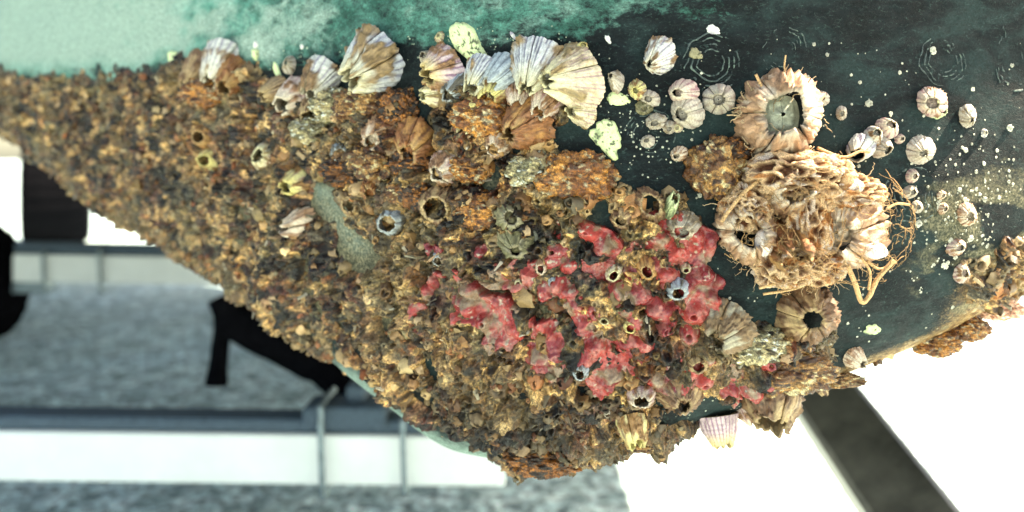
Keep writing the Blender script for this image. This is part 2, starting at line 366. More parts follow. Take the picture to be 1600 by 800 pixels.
def crust_colour(pos, px, py, c1, c2, g1, big, f1):
    q1, q2, c1 = worley(pos*85+np.stack([fbm(pos*120, 3, 101), fbm(pos*120, 3, 102), fbm(pos*120, 3, 103)], -1)*.8, 91); base = PAL[(c1*15.99).astype(int)]; sec = PAL[(c2*15.99).astype(int)]
    n = fbm(pos*150, 4, 61); c = mixc(base, sec, .6*sstep(-.1, .35, n))
    n2 = fbm(pos*45, 3, 63)
    c = mixc(c, np.array([(.27, .27, .19)])+0*c, .55*sstep(.1, .7, n2))              # olive silt
    c = mixc(c, np.array([(.36, .18, .05)])+0*c, .5*sstep(.15, .7, -n2))           # rusty patches
    low = sstep(520, 700, py+.12*(px-700))*sstep(520, 760, px); c = c*(1-.55*low)[:, None]          # darker brown over the lowest part
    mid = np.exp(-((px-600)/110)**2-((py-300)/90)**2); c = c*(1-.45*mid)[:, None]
    c = mixc(c, c*[1.05, .80, .55], sstep(350, 600, px)*sstep(470, 560, py)*.8)
    org = np.exp(-((px-325)/34)**2-((py-225)/42)**2); c = mixc(c, np.array([(.62, .30, .05)])+0*c, .75*org*sstep(-.4, .3, n))
    rt = sstep(1340, 1420, px)*sstep(.1, .6, big+.3); c = mixc(c, np.array([(.55, .38, .27)])+0*c, .6*sstep(1400, 1560, px))
    pm = sstep(.35, .6, fbm(pos*60+5, 3, 66))*sstep(760, 640, px)*sstep(200, 300, py); c = mixc(c, np.array([(.28, .09, .11)])+0*c, .55*pm)
    n5 = fbm(pos*22+3, 3, 68); n6 = fbm(pos*60+8, 4, 69)
    reg = mixc(np.array([(.24, .15, .07)])+0*c, np.array([(.27, .24, .15)])+0*c, sstep(-.35, .35, n5)); reg = mixc(reg, np.array([(.05, .025, .012)])+0*c, sstep(.05, .45, n6))
    c = c*.68+reg*.32; hole = sstep(.26, .14, g1)*0+sstep(.24, .12, f1)*(c1 > .25); c = c*(1-.6*hole)[:, None]
    n7 = fbm(pos*100+4, 4, 75); n8 = fbm(pos*210+4, 3, 77); c = c*(.55+.30*c2)[:, None]; c = mixc(c, c*.15, .85*sstep(.10, .38, n7+.5*n8)); c = mixc(c, np.array([(.62, .50, .32)])+0*c, .7*sstep(.30, .6, -n7-.5*n8)); c = mixc(c, np.array([(.34, .36, .36)])+0*c, .35*sstep(.35, .65, fbm(pos*170+13, 4, 79))); c = mixc(c, np.array([(.22, .09, .10)])+0*c, .35*sstep(.35, .65, fbm(pos*130+23, 4, 80))); c = c*(1+.6*fbm(pos*520, 3, 82))[:, None]; c = mixc(c, np.array([(.40, .36, .27)])+0*c, .35*sstep(-.1, .5, fbm(pos*28+31, 3, 83))); c = c*[.98, .84, .62]; g = c.mean(1, keepdims=True); return np.clip(g+(c-g)*.80, .008, .9)
def normals_of(G):
    du = np.gradient(G, axis=1); dv = np.gradient(G, axis=0); n = np.cross(du, dv); n /= np.linalg.norm(n, axis=-1, keepdims=True)+1e-12
    if n[..., 1].mean() > 0: n = -n
    return n
def sheet(pxs, ntop, narc, top_row, smax=1.12):
    xs = x_of_px(np.array(pxs)); C = len(xs)
    ys = np.interp(xs, XG, YS); zt = CZ-(top_row-250)/F*ys; zb = np.interp(xs, XG, ZB)+np.interp(xs, XG, RZ)
    up = np.maximum(zt-zb, .004)
    S = np.concatenate([-up[None]*np.linspace(1, 0, ntop)[:, None], np.repeat(np.linspace(0, smax, narc)[1:, None], C, 1)*1.0])
    S = np.where(S > 1, 1+(S-1)*.25, S)
    return surf(np.repeat(xs[None], len(S), 0).ravel(), S.ravel()).reshape(len(S), C, 3)
def build_crust():
    pxs = np.concatenate([np.linspace(-340, -42, 110), np.linspace(-40, 1700, 1180)]); G = sheet(pxs, 230, 400, 78)
    nr, nc = G.shape[:2]; nrm = normals_of(G).reshape(-1, 3); pos = G.reshape(-1, 3); q = proj(pos)
    h, m, f1, c1, c2, g1, big = crust_height(pos, q[:, 0], q[:, 1], True)
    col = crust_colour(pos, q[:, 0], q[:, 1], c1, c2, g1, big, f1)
    side = np.stack([fbm(pos*75, 3, 71), fbm(pos*75, 3, 72), fbm(pos*75, 3, 73)], -1)*.0036*sstep(0, .004, h)[:, None]
    side *= .55
    out = pos+nrm*h[:, None]+side
    Q = grid_quads(nr, nc)[:, ::-1]; keep = (h[Q] > -.0012).any(1); Q = Q[keep]
    used = np.unique(Q); mp = np.full(len(out), -1); mp[used] = np.arange(len(used))
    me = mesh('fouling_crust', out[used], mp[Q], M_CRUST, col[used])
    tag(link('fouling_crust', me), 'rough brown and ochre crust of old barnacle shells and dried weed covering the hull', 'fouling', kind='stuff')
    globals()['CCOL'] = col; return G
CG = build_crust()
RED = [(905, 400, 38), (870, 425, 26), (940, 385, 20), (1050, 390, 42), (1070, 350, 18), (1085, 440, 28), (1020, 430, 30), (1050, 470, 26), (1010, 400, 22), (1065, 520, 24), (1080, 555, 26), (1110, 575, 22),
       (770, 410, 22), (785, 430, 14), (815, 425, 14), (715, 455, 20), (745, 475, 18), (690, 440, 12), (800, 510, 26), (780, 490, 18), (860, 545, 28), (840, 525, 14), (925, 545, 24), (940, 575, 18), (925, 500, 22),
       (905, 480, 14), (960, 470, 22), (1000, 545, 26), (1010, 570, 22), (985, 515, 20), (960, 520, 14), (1100, 480, 14), (1180, 578, 22), (1150, 590, 16), (690, 390, 12), (660, 470, 10), (1040, 585, 14), (1095, 410, 16), (470, 445, 12), (530, 460, 14), (895, 440, 16)]
def sponge_mask(pos, px, py):
    wx = px+16*fbm(pos*85, 3, 81); wy = py+16*fbm(pos*85, 3, 82); f = np.full(len(px), -9.)
    for x, y, r in RED: f = np.maximum(f, 1-((wx-x)**2+(wy-y)**2)/(r*1.62)**2)
    return f
def build_sponge():
    pxs = np.linspace(630, 1230, 560); G = sheet(pxs, 160, 330, 300, .95); nr, nc = G.shape[:2]
    nrm = normals_of(G).reshape(-1, 3); pos = G.reshape(-1, 3); q = proj(pos); px, py = q[:, 0], q[:, 1]
    f = sponge_mask(pos, px, py)
    h0 = crust_height(pos, px, py)
    n = fbm(pos*110, 3, 84); f1, f2, c1 = worley(pos*90+1.3+np.stack([fbm(pos*90, 2, 31), fbm(pos*90, 2, 32), fbm(pos*90, 2, 33)], -1)*.2, 86)
    sm_ = .0026+.0036*fbm(pos*32, 3, 51)*.9
    lobes = .0062*sstep(.7, .1, f1)
    hs = .26*h0+.8*sm_+lobes+.0012*n+.0008*fbm(pos*300, 3, 87)
    hole = sstep(.16, .06, f1)*(c1 > .62); hs -= hole*.005
    m = sstep(-.12, .2, f+.16*n); h = hs*m+(h0-.004)*(1-m)+.0010*m
    t = sstep(-.5, .5, fbm(pos*75, 4, 88)); a = np.array([(.38, .045, .036)])+0*pos; b = np.array([(.19, .016, .020)])+0*pos; c = mixc(a, b, t)
    c = mixc(c, np.array([(.40, .14, .11)])+0*pos, .7*sstep(.1, .6, fbm(pos*260, 4, 89)))
    c = mixc(c, np.array([(.42, .32, .24)])+0*pos, sstep(.55, .85, fbm(pos*500, 3, 90)))
    c = mixc(c, np.array([(.22, .15, .09)])+0*pos, sstep(.15, .55, fbm(pos*120+9, 4, 91))*.9)
    out = pos+nrm*h[:, None]
    Q = grid_quads(nr, nc)[:, ::-1]; keep = (m[Q] > .05).any(1); Q = Q[keep]; used = np.unique(Q); mp = np.full(len(out), -1); mp[used] = np.arange(len(used))
    me = mesh('red_sponge', out[used], mp[Q], M_SPONGE, c[used])
    tag(link('red_sponge', me), 'glossy crimson encrusting sponge spread in lumps over the old barnacles', 'sponge', kind='stuff')
build_sponge()
def crust_point(px, py):
    p, n, s = hit(px, py); a = np.array([tuple(p)]); q = proj(a)
    return p, n, s, max(0., float(crust_height(a, q[:, 0], q[:, 1])[0]))

# ------------------------------------------------------------------ barnacles
def frame_of(axis):
    z = Vector(axis).normalized(); x = z.cross(Vector((0, .3, 1))); x = x.normalized() if x.length > 1e-3 else Vector((1, 0, 0)); return x, z.cross(x), z
TONES = {  # crest, groove, apex tint, dirt colour
    'white': ((.64, .61, .56), (.28, .24, .30), (.66, .58, .42), (.20, .11, .05)),
    'grey': ((.54, .53, .54), (.14, .13, .20), (.66, .58, .34), (.24, .15, .07)),
    'cream': ((.66, .54, .36), (.42, .26, .26), (.78, .70, .40), (.30, .20, .09)),
    'pink': ((.60, .44, .37), (.34, .17, .18), (.72, .60, .44), (.28, .14, .07)),
    'yellow': ((.72, .62, .30), (.34, .22, .16), (.78, .64, .22), (.28, .14, .05)),
    'brown': ((.42, .27, .14), (.12, .06, .035), (.50, .34, .16), (.16, .08, .04)),
    'orange': ((.44, .20, .06), (.16, .06, .025), (.50, .30, .12), (.24, .09, .03)),
    'purple': ((.62, .46, .46), (.26, .12, .20), (.70, .52, .20), (.26, .13, .06)),
    'olive': ((.26, .22, .12), (.09, .075, .04), (.30, .26, .17), (.16, .14, .07)),
    'tan': ((.70, .54, .40), (.30, .14, .08), (.72, .58, .44), (.38, .21, .12)),
    'chalk': ((.54, .46, .38), (.36, .27, .22), (.48, .40, .29), (.26, .19, .12)),
    'lime': ((.62, .68, .36), (.30, .34, .16), (.66, .70, .40), (.16, .18, .09)),
    'ashy': ((.34, .30, .22), (.15, .11, .075), (.36, .30, .20), (.20, .12, .06)),
    'bluegrey': ((.38, .42, .46), (.16, .18, .22), (.42, .44, .42), (.14, .12, .09))}
def barnacle(name, px, py, size, h, ax, tone, label, cat='barnacle', top=.42, ribs=22, ribamp=.07, dirt=.3, sink=.25, nplate=6, group=None, lean=0., squash=1., seed=None, lift=0., rag=.14, oper=True, on_crust=False, sq=0.):
    """A conical barnacle of separate wall plates round an opening closed by an operculum. size, h in photo pixels; ax = direction it points (right, towards viewer, up)."""
    if size < 60 and tone in ('chalk', 'pink', 'cream', 'yellow') and ribamp == .07: ribamp = .028
    p, n, s, ch = crust_point(px, py); seed = seed if seed is not None else int(px*7+py*13)
    rng = np.random.default_rng(seed); rb = size*s/2; H = h*s
    axv = Vector((ax[0], -ax[1], ax[2])).normalized(); X, Y, Z = frame_of(axv)
    base = p+n*(ch*(.55 if on_crust else 0)+lift*s)-axv*H*.0+Vector(axv)*(-sink*rb*.3)
    root = empty(name, base); tag(root, label, cat, group)
    crest, groove, apex, dirtc = (np.array(c) for c in TONES[tone])
    Xn, Yn, Zn = (np.array(v) for v in (X, Y, Z))
    cuts = np.sort((np.arange(nplate)+rng.uniform(-.25, .25, nplate))/nplate*2*math.pi); lev = 20
    phase = rng.uniform(0, 9); oval = rng.uniform(.02, .14); od = rng.uniform(0, 3)
    for k in range(nplate):
        a0 = cuts[k]; a1 = cuts[(k+1) % nplate]+(2*math.pi if k == nplate-1 else 0)
        gap = .018; na = max(8, int((a1-a0)/(2*math.pi)*110))
        A = np.linspace(a0+gap, a1-gap, na); tt = np.linspace(0, 1, lev); AA, T = np.meshgrid(A, tt); a = AA.ravel(); t = T.ravel()
        q3 = np.stack([np.cos(a)*3+seed, np.sin(a)*3, t*2], -1)
        rib = np.abs(np.sin(a*ribs/2+phase+.5*fbm(q3*1.2, 2, seed)))**.7
        u = (AA-(a0+a1)/2)/((a1-a0)/2); u = u.ravel()
        prof = (1-t)**1.15*(1-top)+top+.10*np.sin(t*math.pi)
        r = rb*prof*(1+oval*np.cos(2*(a-od)))*(1+ribamp*(rib-.5)*(1.1-t*.6)*1.25*(.3+.7*sstep(0., .3, t)))*(1+.05*fbm(q3*2, 3, seed+2))
        r += rb*.012*np.sin(t*46+3*fbm(q3, 2, seed+1))
        r *= 1-.035*np.abs(u)**6
        if sq: r *= 1+sq*sstep(.3, .9, t)*(1/np.maximum(np.abs(np.cos(a-.1)), np.abs(np.sin(a-.1)))/1.14-1)
        jag = rag*(fbm(np.stack([a*2.2+k, a*0+seed, a*0], -1), 3, seed+3))-.10*np.abs(u)**3*rag*4
        hgt = H*t*(1+jag*t)
        d = sstep(.15-dirt, .75-dirt, fbm(np.stack([np.cos(a)*2.2, np.sin(a)*2.2, t*2.2+seed], -1), 4, seed+5)) if dirt > 0 else a*0
        lump = d*np.clip(fbm(q3*4, 4, seed+6)+.3, 0, 1)*rb*.16
        r = r+lump
        ctr = lean*rb*t**1.5
        po = np.outer(np.cos(a)*r*squash+ctr, Xn)+np.outer(np.sin(a)*r, Yn)+np.outer(hgt, Zn)
        thick = rb*(.10+.06*(1-t)); ri = np.maximum(r-lump-thick, rb*.08)
        pi_ = np.outer(np.cos(a)*ri*squash+ctr, Xn)+np.outer(np.sin(a)*ri, Yn)+np.outer(hgt-H*.01, Zn)
        cc = mixc(np.tile(groove, (len(a), 1)), np.tile(crest, (len(a), 1)), sstep(.25, .8, rib+.25*fbm(q3*3, 3, seed+8)))
        cc = mixc(cc, np.tile(apex, (len(a), 1)), sstep(.45, 1., t)*.8)
        cc = cc*(1-.22*(np.sin(t*38+4*fbm(q3, 2, seed+1)) > .55))[:, None]
        cc = mixc(cc, np.tile(dirtc, (len(a), 1))*(1+.5*fbm(q3*9, 3, seed+9))[:, None], np.clip(d*1.15, 0, 1))
        ci = np.tile(apex*.55+np.array((.05, .03, .02)), (len(a), 1))
        V = np.concatenate([po, pi_]); nV = len(a); Q = grid_quads(lev, na)
        lo = np.arange(na-1); rim = (lev-1)*na+lo; sl = np.arange(lev-1)*na; sr = sl+na-1
        Q = np.concatenate([Q, Q[:, ::-1]+nV, np.stack([rim, rim+1, rim+1+nV, rim+nV], -1), np.stack([sl, sl+na, sl+na+nV, sl+nV], -1), np.stack([sr, sr+nV, sr+na+nV, sr+na], -1)])
        link('wall_plate', mesh('wall_plate', V, Q, M_SHELL, np.concatenate([cc, ci])), root)
    if oper:
        for sgn in (-1, 1):
            na, lv = 14, 8; A, T = np.meshgrid(np.linspace(-math.pi/2, math.pi/2, na), np.linspace(0, 1, lv)); a = A.ravel(); t = T.ravel()
            rr = rb*(top*.92)*(1-t*.9)
            if sq: rr = rr*(1+sq*(1/np.maximum(np.abs(np.cos(a)), np.abs(np.sin(a)))/1.14-1))
            x = sgn*(np.cos(a)*rr*.92+rb*.004); y = np.sin(a)*rr; z = H*((.40 if sq else .62)+(.34 if sq else .22)*t*(1-.3*np.abs(np.sin(a))))+0*a
            x = x*squash+lean*rb*.62
            V = np.outer(x, Xn)+np.outer(y, Yn)+np.outer(z, Zn)
            cc = np.tile(np.array((.50, .50, .38)) if sq else crest*.75 if dirt < .5 else dirtc*1.6, (len(a), 1))*(1-.3*(np.sin(t*30) > .3))[:, None]*(1+.5*fbm(V*900, 3, seed))[:, None]; V = V+np.outer(fbm(V*350, 3, seed+3)*rb*.05, Zn)
            link('opercular_plate', mesh('opercular_plate', V, grid_quads(lv, na), M_SHELL, cc), root)
    return root

def lump(name, px, py, r3, colours, label, cat, out=.3, wscale=2.2, amp=.22, pit=.5, seed=None, mat=None, parent=None, res=(110, 80), group=None, net=False):
    """An irregular pitted growth: a displaced ellipsoid seated on the hull. r3 in photo pixels: across, out from the hull, up."""
    p, n, s, ch = crust_point(px, py); seed = seed or int(px*5+py*3)
    A, B = np.meshgrid(np.linspace(0, 2*math.pi, res[0], endpoint=False), np.linspace(.02, math.pi-.02, res[1])); a = A.ravel(); b = B.ravel()
    u = np.stack([np.sin(b)*np.cos(a), np.sin(b)*np.sin(a), np.cos(b)], -1)
    w_ = u*wscale+seed; w2 = w_+.25*np.stack([fbm(w_*1.5, 2, seed), fbm(w_*1.5, 2, seed+1), fbm(w_*1.5, 2, seed+2)], -1)
    f1, f2, cid = worley(w2, seed); ridge = sstep(.34, .04, f2-f1); g1, g2, cid2 = worley(w2*2.3, seed+5); r2 = sstep(.3, 0, g2-g1)
    fb = fbm(w_*.6, 3, seed+4)
    if net: d = amp*(ridge-.45)*pit*2+amp*.16*(r2-.4)+.16*fb+.05*fbm(w_*5, 4, seed+6)
    else: d = amp*(np.clip(1-f1/.65, 0, 1)**.7-pit*sstep(.28, .1, f1)*(cid > .4))+amp*.4*(np.clip(1-g1/.6, 0, 1)-.6*sstep(.25, .1, g1))+.16*fb+.05*fbm(w_*6, 3, seed+6)
    R = (np.array(r3, float)*s)
    c0 = np.array(p+n*(r3[1]*s*out)); V = u*(1+d)[:, None]*np.array([R[0], R[1], R[2]])
    cs = np.array(colours); k = ridge if net else sstep(.2, .8, cid)
    c = mixc(np.tile(cs[0], (len(a), 1)), np.tile(cs[1], (len(a), 1)), np.clip(k+.4*fbm(w_*3, 3, seed+8), 0, 1))
    if len(cs) > 2: c = mixc(c, np.tile(cs[2], (len(a), 1)), sstep(.25, .6, fbm(w_*1.6, 4, seed+9)))
    if len(cs) > 3: c = mixc(c, np.tile(cs[3], (len(a), 1)), sstep(.3, .6, fbm(w_*2.6, 4, seed+19)))
    me = mesh(name, V if parent is None else V+c0-np.array(parent.location), grid_quads(res[1], res[0], True), mat or M_CRUST, c)
    o = link(name, me, parent)
    if parent is None: o.location = c0; tag(o, label, cat, group)
    return o

LL = (-.55, .45, -.7)      # most of the big ones lean down to the left and a little out
B = barnacle
# name px py size h axis tone label ...
B('barnacle', 352, 84, 68, 62, (-.25, .5, -.83), 'white', 'white ribbed barnacle with a brown right half, highest at the left end', ribs=20, dirt=.18, ribamp=.10)
B('barnacle', 322, 104, 58, 50, (-.4, .6, -.7), 'brown', 'brown barnacle with a violet upper edge, left of the white half-brown shell', dirt=.45)
B('barnacle', 372, 118, 60, 48, (-.2, .8, -.5), 'orange', 'rusty orange barnacle directly beneath the white half-brown shell', dirt=.4)
B('barnacle', 596, 94, 102, 72, (-.6, .62, -.5), 'grey', 'large fan-shaped barnacle, white ribs above and a yellow and brown encrusted centre', ribs=26, dirt=.32, ribamp=.09, top=.34)
B('barnacle', 588, 128, 70, 36, (-.4, .9, -.4), 'yellow', 'yellow-brown barnacle pressed under the large fan-shaped shell', dirt=.45)
B('barnacle', 512, 118, 74, 50, (-.5, .5, -.7), 'white', 'white humped barnacle between the two fan shells, dark weed over its middle', ribs=18, dirt=.28)
B('barnacle', 468, 148, 62, 44, (-.5, .75, -.45), 'pink', 'pink barnacle with a glowing cream lip around its open mouth', ribs=14, dirt=.15, top=.5, oper=False)
B('barnacle', 440, 140, 48, 36, (-.6, .6, -.3), 'brown', 'small brown barnacle hanging on the left flank of the open pink one', dirt=.4)
B('barnacle', 492, 168, 44, 34, (-.1, .85, -.5), 'brown', 'dark-mouthed brown barnacle right of the open pink one', top=.55, oper=False, dirt=.3)
B('barnacle', 455, 101, 30, 18, (-.2, .9, .1), 'chalk', 'small chalky barnacle chip above the pink open barnacle', ribs=9, dirt=.1, top=.3)
B('barnacle', 842, 92, 92, 66, (-.32, .55, -.78), 'grey', 'tall grey and white barnacle with crisp radiating ribs, top of the central cluster', ribs=44, dirt=.10, ribamp=.12, top=.3)
B('barnacle', 906, 122, 100, 72, (-.78, .6, -.12), 'cream', 'largest cream barnacle opening leftwards like a scallop, right end of the central cluster', ribs=46, dirt=.16, ribamp=.10, top=.3)
B('barnacle', 914, 178, 46, 34, (-.72, .6, .1), 'cream', 'small cream fan barnacle tucked beneath the largest cream one', ribs=20, dirt=.05)
B('barnacle', 760, 108, 62, 50, (-.5, .5, -.7), 'grey', 'slate-striped barnacle behind the yellow lip, right of the lime shell', ribs=28, dirt=.12, ribamp=.1)
B('barnacle', 794, 106, 60, 52, (-.6, .5, -.6), 'bluegrey', 'blunt bluish grey barnacle left of the tall ribbed grey and white one', ribs=12, dirt=.0, top=.5)
B('barnacle', 702, 108, 76, 46, (-.75, .55, -.25), 'purple', 'purple and pink barnacle with a yellow beak, left end of the central cluster', ribs=22, dirt=.15, ribamp=.1)
B('barnacle', 722, 134, 52, 42, (-.5, .7, -.4), 'bluegrey', 'dark blue-grey ribbed barnacle below the purple one with a yellow beak', ribs=22, dirt=.2)
B('barnacle', 690, 146, 44, 36, (-.7, .5, -.1), 'cream', 'cream toothed barnacle at the lower left corner of the central cluster', ribs=10, dirt=.3)
B('barnacle', 776, 140, 56, 40, (-.35, .8, -.45), 'yellow', 'yellow barnacle with an angular cream lip under the blunt bluish one', ribs=12, dirt=.2, top=.5)
B('barnacle', 812, 146, 46, 36, (-.1, .8, -.6), 'pink', 'rosy barnacle squeezed under the tall ribbed grey and white one', ribs=14, dirt=.2)
B('barnacle', 858, 152, 52, 46, (-.4, .7, -.6), 'pink', 'rough pink and brown barnacle below the mouth of the largest cream one', ribs=12, dirt=.4)
B('barnacle', 748, 160, 50, 40, (-.2, .85, -.5), 'yellow', 'ochre barnacle with a black open mouth in the middle of the central cluster', ribs=10, dirt=.35, top=.6, oper=False)
B('barnacle', 828, 192, 84, 56, (-.62, .65, -.35), 'orange', 'round barnacle under rusty orange growth with a purple closed mouth', ribs=12, dirt=.65, top=.36)
B('barnacle', 735, 200, 54, 34, (-.3, .8, -.4), 'cream', 'pale crumbling barnacle on the lower left of the central cluster', ribs=10, dirt=.4)
B('barnacle', 780, 222, 50, 32, (-.3, .85, -.4), 'tan', 'tan crumbling barnacle below the rusty orange one', ribs=10, dirt=.35)
B('barnacle', 670, 92, 26, 20, (-.4, .8, .2), 'chalk', 'small chalky barnacle above the left tip of the purple one', ribs=8, dirt=.0)
B('barnacle', 688, 58, 17, 12, (-.2, .9, .1), 'cream', 'tiny beige barnacle alone on the mint paint above the central cluster', ribs=8, dirt=.1)
B('barnacle', 909, 76, 21, 14, (.1, .9, .3), 'yellow', 'tiny yellow barnacle with a white lid above the largest cream one', ribs=8, dirt=.04, top=.5)
B('barnacle', 908, 93, 19, 12, (.1, .9, -.1), 'lime', 'tiny greenish barnacle touching the rim of the largest cream one', ribs=8, dirt=.1)
B('barnacle', 1031, 88, 58, 40, (-.55, .7, -.4), 'white', 'lone white ridged barnacle on dark paint with a black opening low on its left', ribs=15, dirt=.04, top=.25, ribamp=.08)
B('barnacle', 964, 128, 36, 26, (-.5, .8, .3), 'chalk', 'white broken barnacle with a pointed tip, right of the largest cream one', ribs=7, dirt=.12, top=.3, squash=.7)
B('barnacle', 996, 141, 32, 20, (-.3, .9, -.1), 'yellow', 'pale yellow barnacle between the white broken one and a pinkish one', ribs=9, dirt=.12, top=.35)
B('barnacle', 1015, 154, 30, 18, (-.3, .9, -.1), 'chalk', 'pinkish white barnacle leaning on the pale yellow one', ribs=9, dirt=0)
B('barnacle', 1006, 168, 26, 14, (-.1, .9, -.2), 'olive', 'mossy dark-topped barnacle below the pale yellow one', ribs=8, dirt=.3)
B('barnacle', 1025, 190, 30, 18, (-.3, .9, -.2), 'chalk', 'dull white barnacle in the middle of the short chain below the lone white one', ribs=8, dirt=.1)
B('barnacle', 1046, 199, 22, 14, (-.2, .9, -.2), 'chalk', 'small dull white barnacle, next to last in the short chain', ribs=8, dirt=.05)
B('barnacle', 1058, 199, 18, 12, (-.2, .9, -.1), 'cream', 'smallest cream barnacle at the right end of the short chain', ribs=8, dirt=0)
B('barnacle', 1012, 221, 22, 14, (-.3, .9, .1), 'chalk', 'small pinkish barnacle standing inside the ringed scar', ribs=10, dirt=0)
B('barnacle', 1068, 144, 46, 30, (-.5, .8, -.1), 'pink', 'upper of two stacked rose-white barnacles on dark paint', ribs=11, dirt=-.05, top=.36)
B('barnacle', 1074, 174, 56, 32, (-.5, .8, -.2), 'chalk', 'lower and wider of two stacked rose-white barnacles', ribs=11, dirt=.0, top=.42)
B('barnacle', 1122, 155, 52, 32, (-.2, .9, -.1), 'chalk', 'knobbly rose-white barnacle left of the fuzzy square-mouthed one', ribs=9, dirt=.0, top=.4, rag=.3)
B('barnacle', 1061, 240, 26, 18, (-.4, .8, -.2), 'tan', 'small tan ribbed barnacle at the tip of the brown cluster', ribs=12, dirt=.1)
B('barnacle', 1283, 154, 25, 15, (-.3, .9, 0), 'chalk', 'white oval barnacle right of the fuzzy square-mouthed one', ribs=9, dirt=-.2)
B('barnacle', 1314, 177, 21, 13, (-.2, .9, -.1), 'chalk', 'smaller white barnacle just below right of the white oval one', ribs=8, dirt=-.2)
B('barnacle', 1345, 228, 44, 34, (-.5, .7, -.45), 'white', 'smooth white barnacle with a wide brown-shadowed mouth', ribs=5, dirt=-.3, top=.55, oper=False, ribamp=.03)
B('barnacle', 1362, 215, 34, 30, (-.1, .8, .2), 'white', 'blue-white barnacle wedged behind the wide-mouthed white one', ribs=5, dirt=.04, top=.4, ribamp=.03)
B('barnacle', 1374, 230, 34, 26, (.1, .9, -.2), 'chalk', 'cream rounded barnacle at the right of the wide-mouthed white one', ribs=6, dirt=-.1)
B('barnacle', 1384, 200, 36, 22, (0, .9, .2), 'pink', 'pink barnacle on top of the smooth white group', ribs=9, dirt=-.1)
B('barnacle', 1405, 217, 17, 11, (0, .9, 0), 'pink', 'tiny pink barnacle between the white group and the chalky round one', ribs=7, dirt=-.1)
B('barnacle', 1452, 160, 56, 30, (-.3, .9, -.1), 'pink', 'pink and lime barnacle patched with yellow algae at the right', ribs=11, dirt=.1, squash=.85)
B('barnacle', 1463, 172, 30, 18, (.2, .9, -.1), 'lime', 'lime green barnacle growing on the right of the pink and lime one', ribs=9, dirt=.1)
B('barnacle', 1510, 183, 38, 20, (-.1, .95, -.3), 'chalk', 'egg-shaped white barnacle standing alone near the right edge', ribs=13, dirt=.04, squash=.85, top=.25)
B('barnacle', 1435, 236, 50, 22, (-.1, .95, -.2), 'chalk', 'chalky round barnacle above the second ringed scar', ribs=11, dirt=-.05, top=.3)
B('barnacle', 1537, 208, 13, 8, (0, .9, .1), 'white', 'tiny bright white barnacle right of the egg-shaped one', ribs=6, dirt=-.3)
B('barnacle', 1424, 275, 23, 13, (0, .9, 0), 'pink', 'topmost of three small barnacles stacked in the second ringed scar', ribs=8, dirt=0)
B('barnacle', 1421, 300, 24, 13, (0, .9, 0), 'chalk', 'middle of three small barnacles stacked in the second ringed scar', ribs=8, dirt=0)
B('barnacle', 1432, 323, 20, 12, (-.2, .9, 0), 'chalk', 'lowest of three small barnacles stacked in the second ringed scar', ribs=8, dirt=0)
B('barnacle', 1472, 326, 18, 11, (0, .9, 0), 'tan', 'small tan barnacle right of the three stacked ones', ribs=8, dirt=.1)
B('barnacle', 1470, 305, 15, 9, (0, .9, 0), 'tan', 'tiny tan barnacle above the small tan one right of the scar', ribs=8, dirt=.1)
B('barnacle', 1508, 335, 36, 20, (-.1, .9, -.1), 'tan', 'cream and tan barnacle low on the right with a yellow foot', ribs=10, dirt=.15)
B('barnacle', 1492, 386, 30, 16, (0, .9, 0), 'pink', 'dusty pink barnacle below the cream and tan one on the right', ribs=9, dirt=.15)
B('barnacle', 1500, 425, 32, 16, (0, .9, 0), 'pink', 'dusty pink barnacle nearest the lower right edge of the hull', ribs=9, dirt=.25)
# centre and lower
B('barnacle', 655, 222, 76, 48, (-.3, .8, -.45), 'orange', 'dark orange barnacle with a cream rim left of the bare green gap', ribs=12, dirt=.5, top=.4, on_crust=True)
B('barnacle', 706, 262, 58, 36, (-.4, .85, -.25), 'pink', 'pink and blue lumpy barnacle below the central cluster', ribs=9, dirt=.35, on_crust=True)
B('barnacle', 694, 320, 66, 40, (-.2, .9, -.1), 'brown', 'brown barnacle with a wide black mouth below the pink and blue lumpy one', ribs=11, dirt=.35, top=.6, oper=False, on_crust=True)
B('barnacle', 808, 340, 46, 34, (0, .95, .1), 'olive', 'olive barnacle with a ringed dark mouth above the red sponge', ribs=8, dirt=.2, top=.5, on_crust=True)
B('barnacle', 815, 378, 64, 34, (-.1, .9, -.3), 'olive', 'mossy olive barnacle with a blue-grey foot just above the red sponge', ribs=8, dirt=.5, top=.3, on_crust=True)
B('barnacle', 598, 208, 60, 38, (-.3, .85, -.4), 'tan', 'crumbling tan and gold barnacle under the large fan-shaped shell', ribs=9, dirt=.45, on_crust=True)
B('barnacle', 622, 344, 44, 30, (-.2, .95, -.1), 'bluegrey', 'empty barnacle ring with a blue-grey lip and black inside', ribs=9, dirt=.2, top=.66, oper=False, on_crust=True)
B('barnacle', 541, 240, 36, 28, (.1, .95, -.1), 'bluegrey', 'empty barnacle shell with a bright blue inner wall', ribs=9, dirt=.3, top=.62, oper=False, on_crust=True)
B('barnacle', 556, 318, 38, 26, (-.1, .95, 0), 'brown', 'empty dark brown barnacle left of the blue-lipped ring', ribs=9, dirt=.4, top=.62, oper=False, on_crust=True)
B('barnacle', 590, 296, 42, 28, (-.1, .9, -.2), 'orange', 'rust-red barnacle above the blue-lipped ring', ribs=9, dirt=.5, on_crust=True)
B('barnacle', 430, 245, 46, 26, (-.3, .9, .1), 'cream', 'cream open barnacle beside the bare pale green streak', ribs=8, dirt=.2, top=.5, oper=False, on_crust=True)
B('barnacle', 470, 285, 54, 34, (-.5, .8, -.2), 'yellow', 'golden tan barnacle at the top of the bare pale green streak', ribs=10, dirt=.25, on_crust=True)
B('barnacle', 476, 350, 58, 38, (-.7, .7, -.1), 'tan', 'pinkish splayed barnacle left of the bare pale green streak', ribs=10, dirt=.25, on_crust=True, rag=.4)
